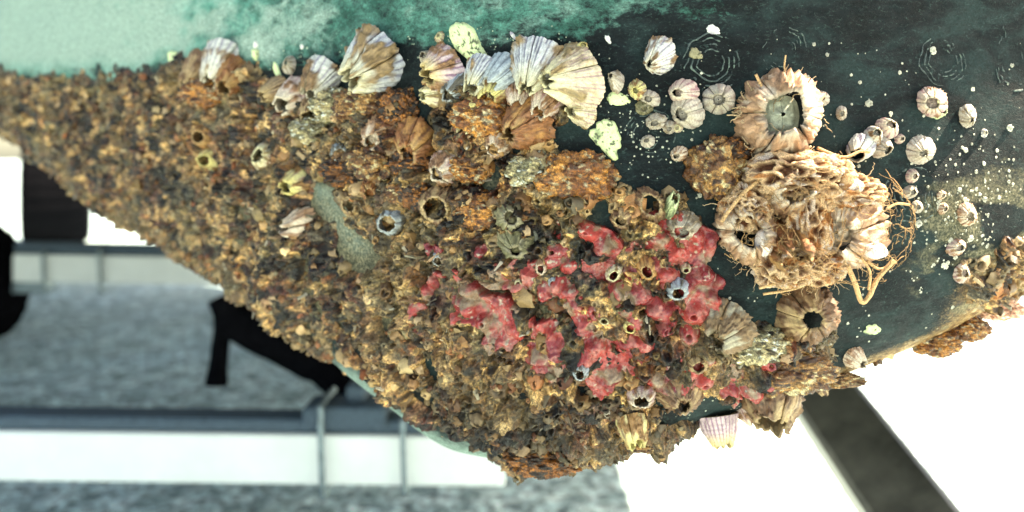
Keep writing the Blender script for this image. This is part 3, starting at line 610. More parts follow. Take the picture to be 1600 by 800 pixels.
B('barnacle', 330, 212, 44, 28, (-.3, .9, -.1), 'orange', 'bright orange open barnacle in the soft-focus left part, upper one of the orange pair', ribs=8, dirt=.1, top=.5, oper=False, on_crust=True)
B('barnacle', 336, 248, 42, 26, (-.3, .9, -.1), 'yellow', 'golden orange barnacle in the soft-focus left part, lower one of the orange pair', ribs=8, dirt=.15, top=.5, oper=False, on_crust=True)
B('barnacle', 1045, 328, 34, 38, (.1, .7, .5), 'lime', 'pale greenish broken barnacle standing beside a black hollow', ribs=5, dirt=.2, top=.6, squash=.6, on_crust=True)
B('barnacle', 1068, 350, 48, 34, (-.3, .85, -.3), 'chalk', 'white-lipped barnacle touching the top of the red sponge', ribs=8, dirt=.3, top=.5, on_crust=True)
B('barnacle', 1012, 322, 56, 30, (0, .95, .1), 'brown', 'brown barnacle around a black hollow above the red sponge', ribs=9, dirt=.5, top=.6, oper=False, on_crust=True)
B('barnacle', 978, 338, 44, 28, (-.4, .85, -.2), 'brown', 'brown wrinkled barnacle with a thin white rim, left of the black hollow', ribs=9, dirt=.4, on_crust=True)
for (x_, y_, s_, tn, lb) in ((852, 414, 24, 'tan', 'small tube-like barnacle with a black hole at the left tip of the main red sponge'), (870, 437, 20, 'bluegrey', 'little blue-grey barnacle hole under the tube-like one'),
        (820, 437, 18, 'cream', 'tiny cream ring barnacle left of the tube-like one'), (960, 424, 28, 'cream', 'cream ring barnacle caught in the middle of the red sponge'),
        (985, 500, 26, 'yellow', 'tiny yellow-rimmed barnacle with a dark hole deep in the red sponge'), (945, 492, 20, 'cream', 'cream bead-like barnacle left of the yellow-rimmed hole'),
        (1056, 446, 36, 'bluegrey', 'grey barnacle mouth embedded in the brightest red sponge'), (1010, 416, 34, 'orange', 'red-coated barnacle mouth high in the red sponge'),
        (1084, 553, 34, 'brown', 'red-brown ringed barnacle mouth near the bottom of the sponge'), (912, 566, 28, 'bluegrey', 'dark blue-grey barnacle hole below the red sponge'),
        (704, 400, 26, 'bluegrey', 'bluish barnacle at the left border of the red sponge'), (1000, 605, 40, 'pink', 'pale pink broken barnacle lying just under the sponge'),
        (1070, 418, 16, 'cream', 'tiny oval cream barnacle on the brightest red sponge')):
    B('barnacle', x_, y_, s_, s_*.75, (-.15, .95, -.15), tn, lb, ribs=8, dirt=.15, top=.55, oper=False, on_crust=True, lift=8)
B('barnacle', 1138, 504, 86, 52, (-.62, .7, -.5), 'ashy', 'grey-brown ridged barnacle fanning out between the sponge and the black bare paint', ribs=16, dirt=.55, top=.4)
B('barnacle', 1257, 488, 96, 52, (-.1, .95, -.05), 'brown', 'brown shaggy barnacle with a hollow face hanging below the fuzzy clump', ribs=12, dirt=.75, top=.38, oper=False)
B('barnacle', 1204, 612, 88, 60, (-.15, .6, -.7), 'brown', 'bulky brown barnacle with a ragged mouth on the lower edge of the hull', ribs=10, dirt=.55, top=.55, oper=False)
B('barnacle', 1062, 606, 84, 40, (0, .8, -.5), 'brown', 'domed brown barnacle with a pale broken rim below the sponge', ribs=12, dirt=.6, top=.35)
B('barnacle', 986, 654, 52, 44, (.1, .5, -.85), 'yellow', 'golden-brown wedge-shaped barnacle on the dark lower paint', ribs=8, dirt=.4, top=.5)
B('barnacle', 1126, 664, 62, 46, (.12, .25, -.95), 'purple', 'pink striped barnacle hanging mouth-down from the lower edge', ribs=26, dirt=-.3, top=.52, ribamp=.06, sink=.2)
B('barnacle', 1068, 634, 26, 14, (0, .8, -.4), 'pink', 'tiny pink barnacle beneath the domed brown one', ribs=8, dirt=.0)
B('barnacle', 948, 640, 20, 14, (0, .8, -.4), 'chalk', 'tiny white-streaked barnacle left above the golden-brown wedge', ribs=8, dirt=.1)
B('barnacle', 1332, 556, 38, 24, (.4, .7, -.4), 'tan', 'tan ribbed fan barnacle near the lower edge below the lime speck', ribs=14, dirt=.05)
B('barnacle', 1175, 655, 36, 26, (.2, .3, -.9), 'pink', 'small brownish pink barnacle hanging right of the striped one', ribs=9, dirt=.2)
B('barnacle', 1288, 612, 26, 20, (.3, .2, -.9), 'brown', 'small dark barnacle hanging from the edge above the steel tube', ribs=8, dirt=.2)

# ------------------------------------------------------------------ flat oyster shells and chips
def oyster(px, py, w_, h_, ang, tone, label, seed, thick=.10, holes=.3, dome=.16):
    p, n, s, ch = crust_point(px, py); nr, na = 16, 72; T, A = np.meshgrid(np.linspace(0, 1, nr), np.linspace(0, 2*math.pi, na, endpoint=False), indexing='ij'); t = T.ravel(); a = A.ravel()
    edge = 1+.20*fbm(np.stack([np.cos(a)*2.2+seed, np.sin(a)*2.2, 0*a], -1), 4, seed); u = np.cos(a)*t*edge*w_*s/2; v = np.sin(a)*t*edge*h_*s/2*(1-.3*np.cos(a))
    ca, sa_ = math.cos(ang), math.sin(ang); X, Y, Z = frame_of(n); up = Z.cross(Vector((1, 0, 0))).normalized(); rt = up.cross(Z).normalized()
    if rt.x < 0: rt = -rt
    if up.z < 0: up = -up
    R, U, Nn = (np.array(x) for x in (rt, up, n))
    rad = min(w_, h_)*s; q3 = np.stack([u, v, 0*u], -1)/s*.12+seed
    top = rad*(dome*(1-t**2.5)+thick)+rad*.03*fbm(q3*1.2, 4, seed)+rad*.012*np.sin(t*32); top[t > .97] = -rad*.04
    V = np.outer(u*ca-v*sa_, R)+np.outer(u*sa_+v*ca, U)+np.outer(top, Nn)
    crest, groove, apex, dc = (np.array(c) for c in TONES[tone]); c = mixc(np.tile(crest, (len(t), 1)), np.tile(groove, (len(t), 1)), sstep(.2, .9, fbm(q3*.5, 3, seed+1)))
    c = mixc(c, np.tile(dc*.45, (len(t), 1)), sstep(.24-holes, .34-holes, fbm(q3*1.7, 4, seed+2)-.25+.0*t)*sstep(1.2, .8, t)) if holes > -.5 else c
    o = link('oyster_shell', mesh('oyster_shell', V, grid_quads(nr, na, True), M_SHELL, c)); o.location = p; tag(o, label, 'shell'); return o
oyster(737, 74, 88, 42, -.75, 'lime', 'long lime-yellow oyster shell peppered with black, above the central barnacle cluster', 3, holes=.12)
oyster(948, 216, 64, 40, -1.1, 'lime', 'upright lime green speckled shell below the largest cream barnacle', 5, holes=.2)
oyster(966, 154, 36, 20, -.3, 'lime', 'small lime speckled shell under the white broken barnacle', 8, holes=.1)
oyster(1364, 515, 34, 18, -.3, 'lime', 'bright green shell scrap low on the bare paint near the bottom edge', 9, holes=.1)
oyster(434, 112, 36, 12, -1.0, 'lime', 'thin yellow-green shell sliver left of the small chalky chip', 10, holes=-1)
oyster(1115, 47, 24, 14, -.5, 'white', 'clean white shell chip high on the dark paint', 12, holes=-1)
oyster(950, 62, 15, 8, -1.0, 'white', 'tiny white shell chip above the tiny yellow barnacle', 13, holes=-1)
oyster(802, 56, 16, 6, -.9, 'white', 'tiny split white chip above the tall ribbed barnacle', 14, holes=-1)
oyster(400, 70, 13, 12, 0, 'white', 'tiny white chip right of the white half-brown barnacle', 15, holes=-1)
oyster(472, 73, 9, 8, 0, 'white', 'white dot of shell on the mint paint above the pink open barnacle', 16, holes=-1)
oyster(400, 84, 20, 18, .5, 'lime', 'round pale green shell under the tiny white chip', 17, holes=-.1)
oyster(272, 92, 30, 26, .4, 'lime', 'blurred yellow-green shell at the paint line on the left', 18, holes=-.1)
oyster(856, 643, 46, 14, -.65, 'white', 'white elongated shell scrap on the dark lower paint', 19, holes=-1)
oyster(550, 100, 40, 24, .2, 'bluegrey', 'dark blue-grey shell behind the white humped barnacle', 21, holes=.1)
oyster(1088, 85, 24, 15, -.6, 'olive', 'faint olive shell at the heart of the large ringed scar', 22, holes=.1)

# ------------------------------------------------------------------ fuzzy clump on the right
TAN = [(.16, .065, .03), (.74, .54, .36), (.46, .22, .09), (.70, .58, .50)]  # first tone: brown of the hollows, dark to paint in shading contrast
fz = B('fuzzy_barnacle', 1214, 182, 138, 74, (-.14, .97, .02), 'tan', 'big tan barnacle with a square open mouth and a shaggy fringe', ribs=40, dirt=.5, top=.50, ribamp=.06, sink=.1, oper=True, sq=.38, rag=.4)
def strand(mb, pts, r, c, k=5): mb.tube(pts, r, k, c)
def surf_fuzz(name, parent, cx, cy, r3, out, n, length, rad, col, seed, rim=False):
    """Thin wandering threads hugging an ellipsoid seated on the hull, one stuff part."""
    rng = random.Random(seed); p, nn, s, ch = crust_point(cx, cy); c0 = p+nn*(r3[1]*s*out); R = Vector((r3[0]*s, r3[1]*s, r3[2]*s)); mb = MB()
    for i in range(n):
        a = rng.uniform(0, 6.28); b = rng.uniform(.25, 1.0) if not rim else rng.uniform(.9, 1.2)
        d = Vector((math.cos(a)*b, -math.sqrt(max(0.05, 1-min(b, 1)**2)), math.sin(a)*b)).normalized(); pts = []
        vel = Vector((rng.gauss(0, 1), rng.gauss(0, .5), rng.gauss(0, 1))).normalized()
        if rim: vel = (d+Vector((rng.gauss(0, .6), rng.gauss(0, .4), rng.gauss(0, .6)-.2))).normalized()
        q = d.copy(); lift = rng.uniform(1.0, 1.10)
        for j in range(rng.randint(6, 11)):
            pts.append(c0+Vector((q.x*R.x, q.y*R.y, q.z*R.z))*lift)
            vel = (vel+Vector((rng.gauss(0, .45), rng.gauss(0, .3), rng.gauss(0, .45)))).normalized(); q = q+vel*length
            if not rim: q.normalize(); q.y = -abs(q.y)
            lift += rng.uniform(-.02, .03)
        rr = rad*s*rng.uniform(.6, 1.3); kk = rng.uniform(.55, 1.1)
        mb.tube(pts, [rr*(1-.6*j/len(pts)) for j in range(len(pts))], 4, [c*kk for c in col])
    o = mb.build(name, M_FUZZ, parent, True, True); o.location = -Vector(parent.location); o['kind'] = 'stuff'; return o
surf_fuzz('fringe', fz, 1213, 185, (62, 60, 60), .15, 40, .04, 1.5, (.74, .56, .38), 4, True)
surf_fuzz('threads', fz, 1213, 185, (66, 40, 64), .1, 14, .05, 1.2, (.80, .62, .42), 5)
B('fuzzy_barnacle', 1308, 352, 136, 70, (-.38, .9, -.12), 'tan', 'largest tan barnacle at the right of the matted clump, pale ribs showing at its rim', ribs=36, dirt=.42, top=.4, ribamp=.10, sink=.1, rag=.3)
B('fuzzy_barnacle', 1166, 360, 96, 60, (-.2, .95, .05), 'tan', 'tan barnacle at the left of the matted clump with a ragged mouth', ribs=20, dirt=.45, top=.55, ribamp=.10, rag=.4, oper=False)
B('fuzzy_barnacle', 1226, 300, 74, 92, (-.1, .95, .1), 'tan', 'tan barnacle with a deep brown hollow in the middle of the matted clump', ribs=14, dirt=.4, top=.62, rag=.4, oper=False)
B('fuzzy_barnacle', 1222, 376, 70, 96, (-.1, .95, -.2), 'orange', 'rust-brown open barnacle low in the middle of the matted clump', ribs=12, dirt=.5, top=.62, rag=.4, oper=False)
p0, n0, s0, _ = crust_point(1240, 350)
clump = empty('fuzzy_clump', p0); tag(clump, 'large golden-brown matted clump of barnacles netted with rootlets below the square-mouthed barnacle', 'barnacle clump')
for (x_, y_, r3, o_, sd_) in ((1160, 322, (36, 36, 34), .5, 1), (1300, 300, (56, 46, 30), .5, 2), (1250, 340, (34, 40, 70), .55, 3), (1222, 274, (62, 50, 34), .7, 4), (1215, 408, (46, 44, 38), .45, 5), (1262, 285, (52, 46, 42), .6, 7), (1262, 408, (46, 38, 30), .5, 8)):
    lump('lobe', x_, y_, r3, TAN, '', '', o_, 2.0, .15, .8, sd_*17+2, M_FUZZ, clump, (170, 120), None, True)
for (x_, y_, r3, o_, n_, sd_) in ((1165, 352, (56, 52, 64), .55, 26, 11), (1304, 346, (82, 74, 86), .58, 44, 12), (1230, 340, (60, 60, 92), .65, 34, 13), (1240, 278, (74, 56, 38), .7, 18, 14), (1230, 408, (64, 52, 40), .6, 30, 15)):
    surf_fuzz('rootlets', clump, x_, y_, r3, o_, n_*3, .06, .6, (.60, .40, .22), sd_)
surf_fuzz('loose_threads', clump, 1240, 345, (112, 36, 98), .45, 40, .03, .7, (.78, .60, .42), 31, True)
def pix_path(lst, out): 
    r = []
    for x_, y_ in lst:
        p, n, s = hit(x_, y_); r.append(p+n*out*s)
    return r
def smooth_path(pts, n=5):
    out = []
    for i in range(len(pts)-1):
        p0, p1, p2, p3 = pts[max(i-1, 0)], pts[i], pts[i+1], pts[min(i+2, len(pts)-1)]
        for k in range(n):
            t = k/n; out.append(.5*((2*p1)+(p2-p0)*t+(2*p0-5*p1+4*p2-p3)*t*t+(3*p1-p0-3*p2+p3)*t**3))
    return out+[pts[-1]]
for path, r, o_ in (([(1298, 405), (1308, 430), (1318, 455), (1328, 448), (1345, 425), (1366, 400)], 4.0, 45), ([(1318, 395), (1330, 415), (1326, 440)], 2.0, 48), ([(1186, 272), (1150, 296), (1122, 325), (1114, 345)], 3.2, 50),
                   ([(1372, 325), (1388, 318), (1408, 320)], 2.2, 20), ([(1330, 400), (1352, 412), (1372, 402)], 2.2, 40), ([(1170, 440), (1215, 428), (1260, 420), (1300, 400)], 2.8, 40), ([(1180, 450), (1230, 442), (1270, 425)], 2.2, 30),
                   ([(1262, 232), (1300, 246), (1326, 238), (1340, 240)], 2.6, 30), ([(1212, 90), (1210, 110), (1216, 130)], 1.4, 30), ([(1172, 118), (1178, 132), (1186, 146)], 2.2, 25)):
    s_ = .4/F; mb = MB(); mb.tube(smooth_path(pix_path(path, o_)), r*s_, 6, (.70, .48, .28)); o = mb.build('tendril', M_FUZZ, clump, True, True); o.location = -Vector(clump.location)
for (x_, y_, w_, h_, sd_) in ((1330, 385, 34, 20, 41), (1290, 290, 40, 22, 42), (1172, 372, 26, 34, 43)):      # bare shell showing through the mat
    p, n, s, ch = crust_point(x_, y_); A, Bq = np.meshgrid(np.linspace(0, 6.283, 28, endpoint=False), np.linspace(.02, 3.1, 18)); a = A.ravel(); b = Bq.ravel()
    u = np.stack([np.sin(b)*np.cos(a)*w_*s*.55, np.sin(b)*np.sin(a)*15*s, np.cos(b)*h_*s*.6], -1)*(1+.12*fbm(np.stack([a*0+sd_, np.cos(a)*2, b], -1), 3, sd_))[:, None]
    link('bare_shell', mesh('bare_shell', u+np.array(p+n*(60 if sd_ < 43 else 50)*s-Vector(clump.location)), grid_quads(18, 28, True), M_SHELL, np.tile((.74, .62, .56), (len(a), 1))), clump)

# ------------------------------------------------------------------ other lumps
BR = [(.17, .09, .04), (.36, .24, .12), (.10, .05, .03), (.46, .40, .28)]
OR = [(.22, .11, .045), (.42, .25, .10), (.14, .07, .03), (.40, .35, .26)]
DK = [(.07, .04, .025), (.28, .15, .06), (.05, .03, .02), (.40, .22, .08)]
GY = [(.24, .22, .15), (.44, .38, .26), (.16, .13, .08), (.50, .50, .46)]
for x_, y_, r3, pal, lb in ((552, 268, (40, 30, 24), DK, 'dark mound beside the blue-walled empty shell'), (598, 252, (38, 34, 28), BR, 'brown mound under the dark left foot of the fan-shaped shell'), (652, 256, (36, 28, 20), DK, 'near-black mound below the dark orange barnacle'),
        (640, 300, (30, 24, 20), BR, 'small brown mound between the near-black one and the blue-lipped ring'), (845, 270, (44, 28, 26), GY, 'grey-brown mound left of the orange-brown growth'), (740, 262, (34, 24, 22), OR, 'rusty mound right of the pink and blue lumpy barnacle'),
        (1115, 262, (38, 32, 42), BR, 'brown honeycombed barnacle cluster left of the fuzzy clump'), (1132, 238, (34, 26, 22), DK, 'dark brown crest of growth on top of the honeycombed cluster'),
        (900, 278, (52, 34, 40), OR, 'rounded orange-brown growth below the upright lime shell'), (580, 165, (46, 34, 26), BR, 'brown pitted mound right under the large fan-shaped shell'),
        (530, 165, (34, 30, 24), GY, 'grey-brown pitted mound right of the open pink barnacle'), (630, 170, (30, 24, 26), DK, 'dark pitted mound at the foot of the large fan-shaped shell'),
        (345, 145, (50, 28, 22), OR, 'orange-brown growth beneath the white half-brown barnacle'), (768, 182, (52, 30, 30), OR, 'golden-brown core of growth in the middle of the central cluster'),
        (850, 748, (52, 26, 22), DK, 'dark brown ragged growth on the very lowest tip of the hull'), (1010, 712, (34, 20, 14), BR, 'brown ragged growth on the lower edge left of the striped barnacle'),
        (920, 735, (34, 20, 13), DK, 'dark growth on the lower edge right of the lowest tip'), (1230, 575, (62, 30, 32), BR, 'brown flaky growth between the shaggy and the bulky edge barnacle'),
        (1470, 552, (36, 22, 18), OR, 'amber knobbly growth hanging below the right edge of the hull'), (1515, 520, (30, 20, 20), OR, 'amber growth stepping up along the right lower edge'),
        (1562, 488, (34, 20, 16), [(.5, .32, .24), (.74, .56, .46), (.34, .2, .15)], 'pale pink growth at the far right lower edge'), (1175, 535, (46, 26, 26), GY, 'grey-brown growth below the grey-brown ridged barnacle'),
        (1300, 590, (40, 16, 10), BR, 'thin brown growth along the edge above the steel tube'), (660, 300, (34, 24, 26), DK, 'dark maroon growth left of the wide-mouthed brown barnacle'),
        (760, 330, (44, 22, 26), OR, 'tan-orange growth between the wide-mouthed brown and the olive barnacle'), (500, 205, (34, 24, 20), GY, 'blue-grey gritty growth under the open pink barnacle')):
    lump('growth', x_, y_, r3, pal, lb, 'growth', .25, 2.6, .30, .7, res=(120, 84))

# ------------------------------------------------------------------ scars: ring-shaped base plates left on the paint
def scar(px, py, r, label, seed, squash=1.):
    p, n, s, ch = crust_point(px, py); nr, na = 90, 170; T, A = np.meshgrid(np.linspace(.02, 1, nr), np.linspace(0, 2*math.pi, na, endpoint=False), indexing='ij'); t = T.ravel(); a = A.ravel()
    X = p.x+np.cos(a)*t*r*s*squash*(1+.22*fbm(np.stack([np.cos(a)+seed, np.sin(a), 0*a], -1), 2, seed)); Z = p.z+np.sin(a)*t*r*s
    V = []
    for x_, z_ in zip(X, Z):
        l = BV.ray_cast(Vector((x_, .1, z_)), Vector((0, 1, 0)), 3)[0]; V.append((x_, (l.y if l else p.y), z_))
    V = np.array(V); q3 = np.stack([np.cos(a)*t*5+seed, np.sin(a)*t*5, 0*t], -1)
    wob = t*20+1.2*fbm(q3*.6, 3, seed); ring = np.sin(wob)**6*sstep(-.25, .25, fbm(q3*.45, 3, seed+1))*(.45+.55*sstep(-.5, .1, fbm(q3*2, 2, seed+3))); hgt = -.00045+.00105*ring*sstep(.12, .4, t)*sstep(1., .9, t); hgt[t > .985] = -.0009
    V[:, 1] -= hgt; c = mixc(np.tile((.012, .020, .022), (len(t), 1)), np.tile((.16, .22, .20), (len(t), 1)), ring*.25*sstep(.1, .5, t))
    c = mixc(c, np.tile((.16, .22, .17), (len(t), 1)), .6*sstep(.1, .6, fbm(q3*3, 4, seed+2)))
    o = link('barnacle_scar', mesh('barnacle_scar', V-np.array(p), grid_quads(nr, na, True), M_WET, c)); o.location = p; tag(o, label, 'scar')
scar(1112, 98, 52, 'large ringed barnacle scar on the dark paint above the two stacked rose-white barnacles', 2)
scar(1012, 212, 48, 'pale ringed barnacle scar right of the upright lime shell', 4)
scar(1428, 305, 50, 'ringed barnacle scar holding three small stacked barnacles', 6)
scar(1585, 88, 64, 'very large streaked barnacle scar at the right edge of the frame', 8, .8)
scar(1475, 95, 46, 'faint round barnacle scar above the pink and lime barnacle', 10)
scar(1228, 82, 44, 'faint ringed barnacle scar above the square-mouthed fuzzy barnacle', 12)

# ------------------------------------------------------------------ many small barnacles
def mini(seed, na=14, ribs=5):
    rng = np.random.default_rng(seed); prof = [(1.0, -.25), (.96, 0), (.74, .38), (.52, .72), (.44, .78), (.34, .6), (.26, .3), (.0, .22)]
    V = []; C = []; top = rng.uniform(.8, 1.3); tw = rng.uniform(0, 6)
    for k, (r, z) in enumerate(prof):
        for j in range(na):
            a = 2*math.pi*j/na; rr = r*(top if 2 < k < 7 else 1)*(1+.14*math.sin(a*ribs+tw)*(k < 4)+rng.uniform(-.07, .07)); zz = z*(1+(rng.uniform(-.16, .16) if k in (3, 4) else 0))
            V.append((rr*math.cos(a), rr*math.sin(a), zz)); f = (1, .78+.3*(math.sin(a*ribs+tw) > 0), .9, 1.05, 1.0, .5, .35, .25)[k]; C.append((f, f*.97, f*.94))
    V = np.array(V); q = V*[1, 1, 1]*1.3+seed*5.1
    V += np.stack([fbm(q, 3, seed), fbm(q, 3, seed+1), fbm(q, 3, seed+2)], -1)*[.3, .3, .24]
    return V, grid_quads(len(prof), na, True), np.array(C)*.8
MINI = [mini(s, 13, r) for s, r in zip(range(1, 13), (5, 6, 4, 7, 5, 6, 3, 5, 8, 4, 6, 5))]
MINI_ME = [mesh('small_barnacle', v, q, M_SHELL, c) for v, q, c in MINI]
FLAT = CG.reshape(-1, 3); FN = normals_of(CG).reshape(-1, 3); FQ = proj(FLAT); FH, FM, *_r = crust_height(FLAT, FQ[:, 0], FQ[:, 1], True)
def basis(n, ang):
    z = n/np.linalg.norm(n); x = np.cross([.2, .1, 1.], z); x /= np.linalg.norm(x); y = np.cross(z, x)
    return np.stack([math.cos(ang)*x+math.sin(ang)*y, -math.sin(ang)*x+math.cos(ang)*y, z], 1)
PALS = PAL[[1, 2, 4, 8, 13, 0, 6, 12, 5, 9, 2, 4, 13, 14]]
ok = np.where((FM > 4) & (FQ[:, 1] > 95) & (FQ[:, 1] < 790) & (FQ[:, 0] > -20) & (FQ[:, 0] < 1640))[0]
SPM = sponge_mask(FLAT[ok], FQ[ok, 0], FQ[ok, 1]); ok = ok[(SPM < .1) | (RNG.random(len(ok)) < .12)]
pick = RNG.choice(ok, 3000, replace=False)
size = np.exp(RNG.normal(0, .42, len(pick)))*.0026; size = np.clip(size, .0012, .0062)
pxsz = size/FLAT[pick, 1]; order = np.argsort(-pxsz)
from mathutils import Matrix
def place(i, idx, r):
    n = FN[idx]+RNG.normal(0, .38, 3)+np.array([-.25, -.1, -.2]); Bm = basis(n, RNG.uniform(0, 6.28)); return Bm, FLAT[idx]+FN[idx]*max(FH[idx]-r*.55, -.0005)
ZONES = [(lambda x, y: x < 300, 'small blurred barnacle in the crowded far left of the crust', 'small barnacles crowding the far left of the crust'),
         (lambda x, y: y > 560, 'small dark barnacle in the crust along the lowest part of the hull', 'small barnacles on the lowest part of the hull'),
         (lambda x, y: x < 620, 'small brown or cream barnacle in the crust left of the central cluster', 'small barnacles left of the central cluster'),
         (lambda x, y: y < 380, 'small brown or cream barnacle in the crust between the central cluster and the red sponge', 'small barnacles above the red sponge'),
         (lambda x, y: x < 1250, 'small pale barnacle half sunk around the red sponge', 'small barnacles around the red sponge'),
         (lambda x, y: True, 'small pinkish barnacle in the crust at the right end of the hull', 'small barnacles at the right end of the hull')]
LAND = [(336, 230, 'the orange pair'), (130, 160, 'the crowded far left'), (200, 300, 'the middle of the left edge'), (430, 245, 'the cream open barnacle'), (476, 350, 'the pinkish splayed barnacle'), (540, 340, 'the bare pale streak'),
        (345, 460, 'the black support arm'), (440, 450, 'the soft brown crust'), (541, 240, 'the blue-walled empty shell'), (622, 344, 'the blue-lipped ring'), (655, 222, 'the dark orange barnacle'), (694, 320, 'the wide-mouthed brown barnacle'), (706, 262, 'the pink and blue lumpy barnacle'),
        (808, 350, 'the olive ringed barnacle'), (900, 278, 'the orange-brown mound'), (1012, 322, 'the black hollow'), (704, 400, 'the bluish barnacle by the sponge'), (852, 414, 'the tube-like barnacle'), (960, 424, 'the cream ring in the sponge'),
        (985, 500, 'the yellow-rimmed hole'), (860, 545, 'the lower lobe of the sponge'), (1084, 553, 'the ringed red-brown mouth'), (1140, 506, 'the ridged grey-brown barnacle'), (1230, 575, 'the flaky brown growth'), (560, 560, 'the brown crust by the steel clamps'), (640, 640, 'the lower left hull edge'), (650, 500, 'the tan crust left of the sponge'),
        (720, 680, 'the right steel bolt'), (760, 590, 'the dark lower paint'), (790, 700, 'the lowest ragged tip'), (1470, 552, 'the amber knobbly growth'), (1540, 440, 'the pink crust at the right'), (600, 150, 'the large fan-shaped shell'), (768, 182, 'the central cluster'), (345, 120, 'the white half-brown shell')]
COLN = [('brown', (.20, .12, .06)), ('dark brown', (.08, .045, .02)), ('ochre', (.34, .22, .08)), ('rusty', (.28, .12, .03)), ('cream', (.42, .36, .26)), ('olive', (.18, .17, .09)), ('grey', (.20, .20, .19))]
SV, SQ, SC, sn = [], [], [], 0
for rank, k in enumerate(order):
    idx = pick[k]; r = size[k]; Bm, pos = place(k, idx, r); c = (PALS[RNG.integers(len(PALS))]*[.60, .50, .40]+CCOL[idx]*.6)*RNG.uniform(.4, 1.15); c = c**1.4*1.2; hgt = RNG.uniform(.7, 1.25)
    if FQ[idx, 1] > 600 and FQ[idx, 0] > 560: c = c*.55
    mi = RNG.integers(12)
    if rank < 190:
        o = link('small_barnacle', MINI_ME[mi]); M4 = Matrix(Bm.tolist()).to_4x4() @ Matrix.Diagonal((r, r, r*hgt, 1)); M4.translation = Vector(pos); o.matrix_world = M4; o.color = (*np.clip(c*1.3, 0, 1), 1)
        for fn, lb, gr in ZONES:
            if fn(FQ[idx, 0], FQ[idx, 1]): break
        x_, y_ = FQ[idx]; lm = min(LAND, key=lambda l: math.hypot(l[0]-x_, (l[1]-y_))); dx, dy = x_-lm[0], y_-lm[1]; dd = math.hypot(dx, dy)
        hz = 'right' if dx > 0 else 'left'; vt = 'below' if dy > 0 else 'above'
        dr = (f'to the {hz} of' if abs(dx) > 2*abs(dy) else vt if abs(dy) > 2*abs(dx) else f'{vt} and {hz} of')
        cn = COLN[int(np.argmin([np.abs(c/c.max()-np.array(k[1])/max(k[1])).sum()+abs(c.max()-max(k[1])) for k in COLN]))][0]
        sz = 'larger' if rank < 60 else 'small' if rank < 130 else 'tiny'
        lbl = f"{sz} {cn} barnacle {'just ' if dd < 35 else ''}{dr} {lm[2]}"
        if len(lbl.split()) > 16: lbl = lbl.replace('just ', '')
        tag(o, lbl, 'barnacle', gr)
    else:
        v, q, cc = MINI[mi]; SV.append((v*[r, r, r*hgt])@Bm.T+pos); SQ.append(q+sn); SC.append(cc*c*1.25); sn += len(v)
me = mesh('barnacle_spat', np.concatenate(SV), np.concatenate(SQ), M_SHELL, np.concatenate(SC))
tag(link('barnacle_spat', me), 'thousands of tiny barnacles grown into the crust', 'barnacles', kind='stuff')
# shell splinters in the crust
pick = RNG.choice(ok, 900, replace=False); bx = np.array([(x, y, z) for z in (-1, 1) for y in (-1, 1) for x in (-1, 1)], float); bq = np.array([(0, 2, 3, 1), (4, 5, 7, 6), (0, 1, 5, 4), (2, 6, 7, 3), (0, 4, 6, 2), (1, 3, 7, 5)])
SV, SQ, SC, sn = [], [], [], 0
for idx in pick:
    L = RNG.uniform(.0010, .0034); v = bx*[L*RNG.uniform(.2, .5), L*.09, L]+RNG.normal(0, L*.08, (8, 3)); v[:, 0] *= np.where(v[:, 2] > 0, RNG.uniform(.3, .8), 1)
    Bm = basis(FN[idx]+RNG.normal(0, .9, 3), RNG.uniform(0, 6.28)); c = (PALS[RNG.integers(len(PALS))]*.5+CCOL[idx]*.9)*RNG.uniform(.4, 1.)
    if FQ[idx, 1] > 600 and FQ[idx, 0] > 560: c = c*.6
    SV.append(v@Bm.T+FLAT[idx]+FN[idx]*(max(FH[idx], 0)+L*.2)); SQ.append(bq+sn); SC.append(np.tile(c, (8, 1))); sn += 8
me = mesh('shell_splinters', np.concatenate(SV), np.concatenate(SQ), M_SHELL, np.concatenate(SC), False)
tag(link('shell_splinters', me), 'countless shell splinters stuck in the crust', 'shell fragments', kind='stuff')
# pale specks on the bare paint
SV, SQ, SC, sn = [], [], [], 0; rr = random.Random(5)
def speck(px, py, r, c):
    global sn
    p, n, s = hit(px, py); v, q, cc = MINI[rr.randrange(6)]; Bm = basis(np.array(n), rr.uniform(0, 6.28)); SV.append((v*[r*s, r*s, r*s*.5])@Bm.T+np.array(p)); SQ.append(q+sn); SC.append(np.clip(.55+cc*.6, 0, 1)*c); sn += len(v)
def in_crust(x, y): return float(crust_mask(np.array([x]), np.array([y]), np.array([tuple(hit(x, y)[0])]))[0]) > -6
for i in range(900):
    x = rr.uniform(930, 1600); y = rr.uniform(60, 600) if i < 420 else rr.gauss(330, 90)
    if i > 500: x = rr.gauss(1520, 70)
    if y > np.interp(x, opt[:, 0], opt[:, 1])-12 or y < 60+max(0, 200-(x-930))*.1 or in_crust(x, y) or (rr.random() > .3 and float(fbm(np.array([[x/70, y/70, 3.]]), 2, 4)[0]) < .12): continue
    speck(x, y, abs(rr.gauss(0, 1.2))+.6+(rr.uniform(1, 3.5) if rr.random() < .09 else 0), np.array((.72, .68, .54))*rr.uniform(.5, 1.05))
for i in range(260):
    x = rr.gauss(1010, 45) if i < 90 else rr.uniform(860, 1240); y = rr.gauss(205, 38) if i < 90 else rr.uniform(605, 690)
    if y > np.interp(x, opt[:, 0], opt[:, 1])-6: continue
    speck(x, y, rr.uniform(.6, 1.9), np.array((.66, .66, .52))*rr.uniform(.5, 1))
for i in range(130):
    x = rr.uniform(250, 900); y = np.interp(x, [250, 900], [92, 60])+rr.gauss(0, 12); speck(x, y, rr.uniform(.6, 1.6), np.array((.55, .62, .45))*rr.uniform(.4, 1))
me = mesh('spat_specks', np.concatenate(SV), np.concatenate(SQ), M_SHELL, np.concatenate(SC))
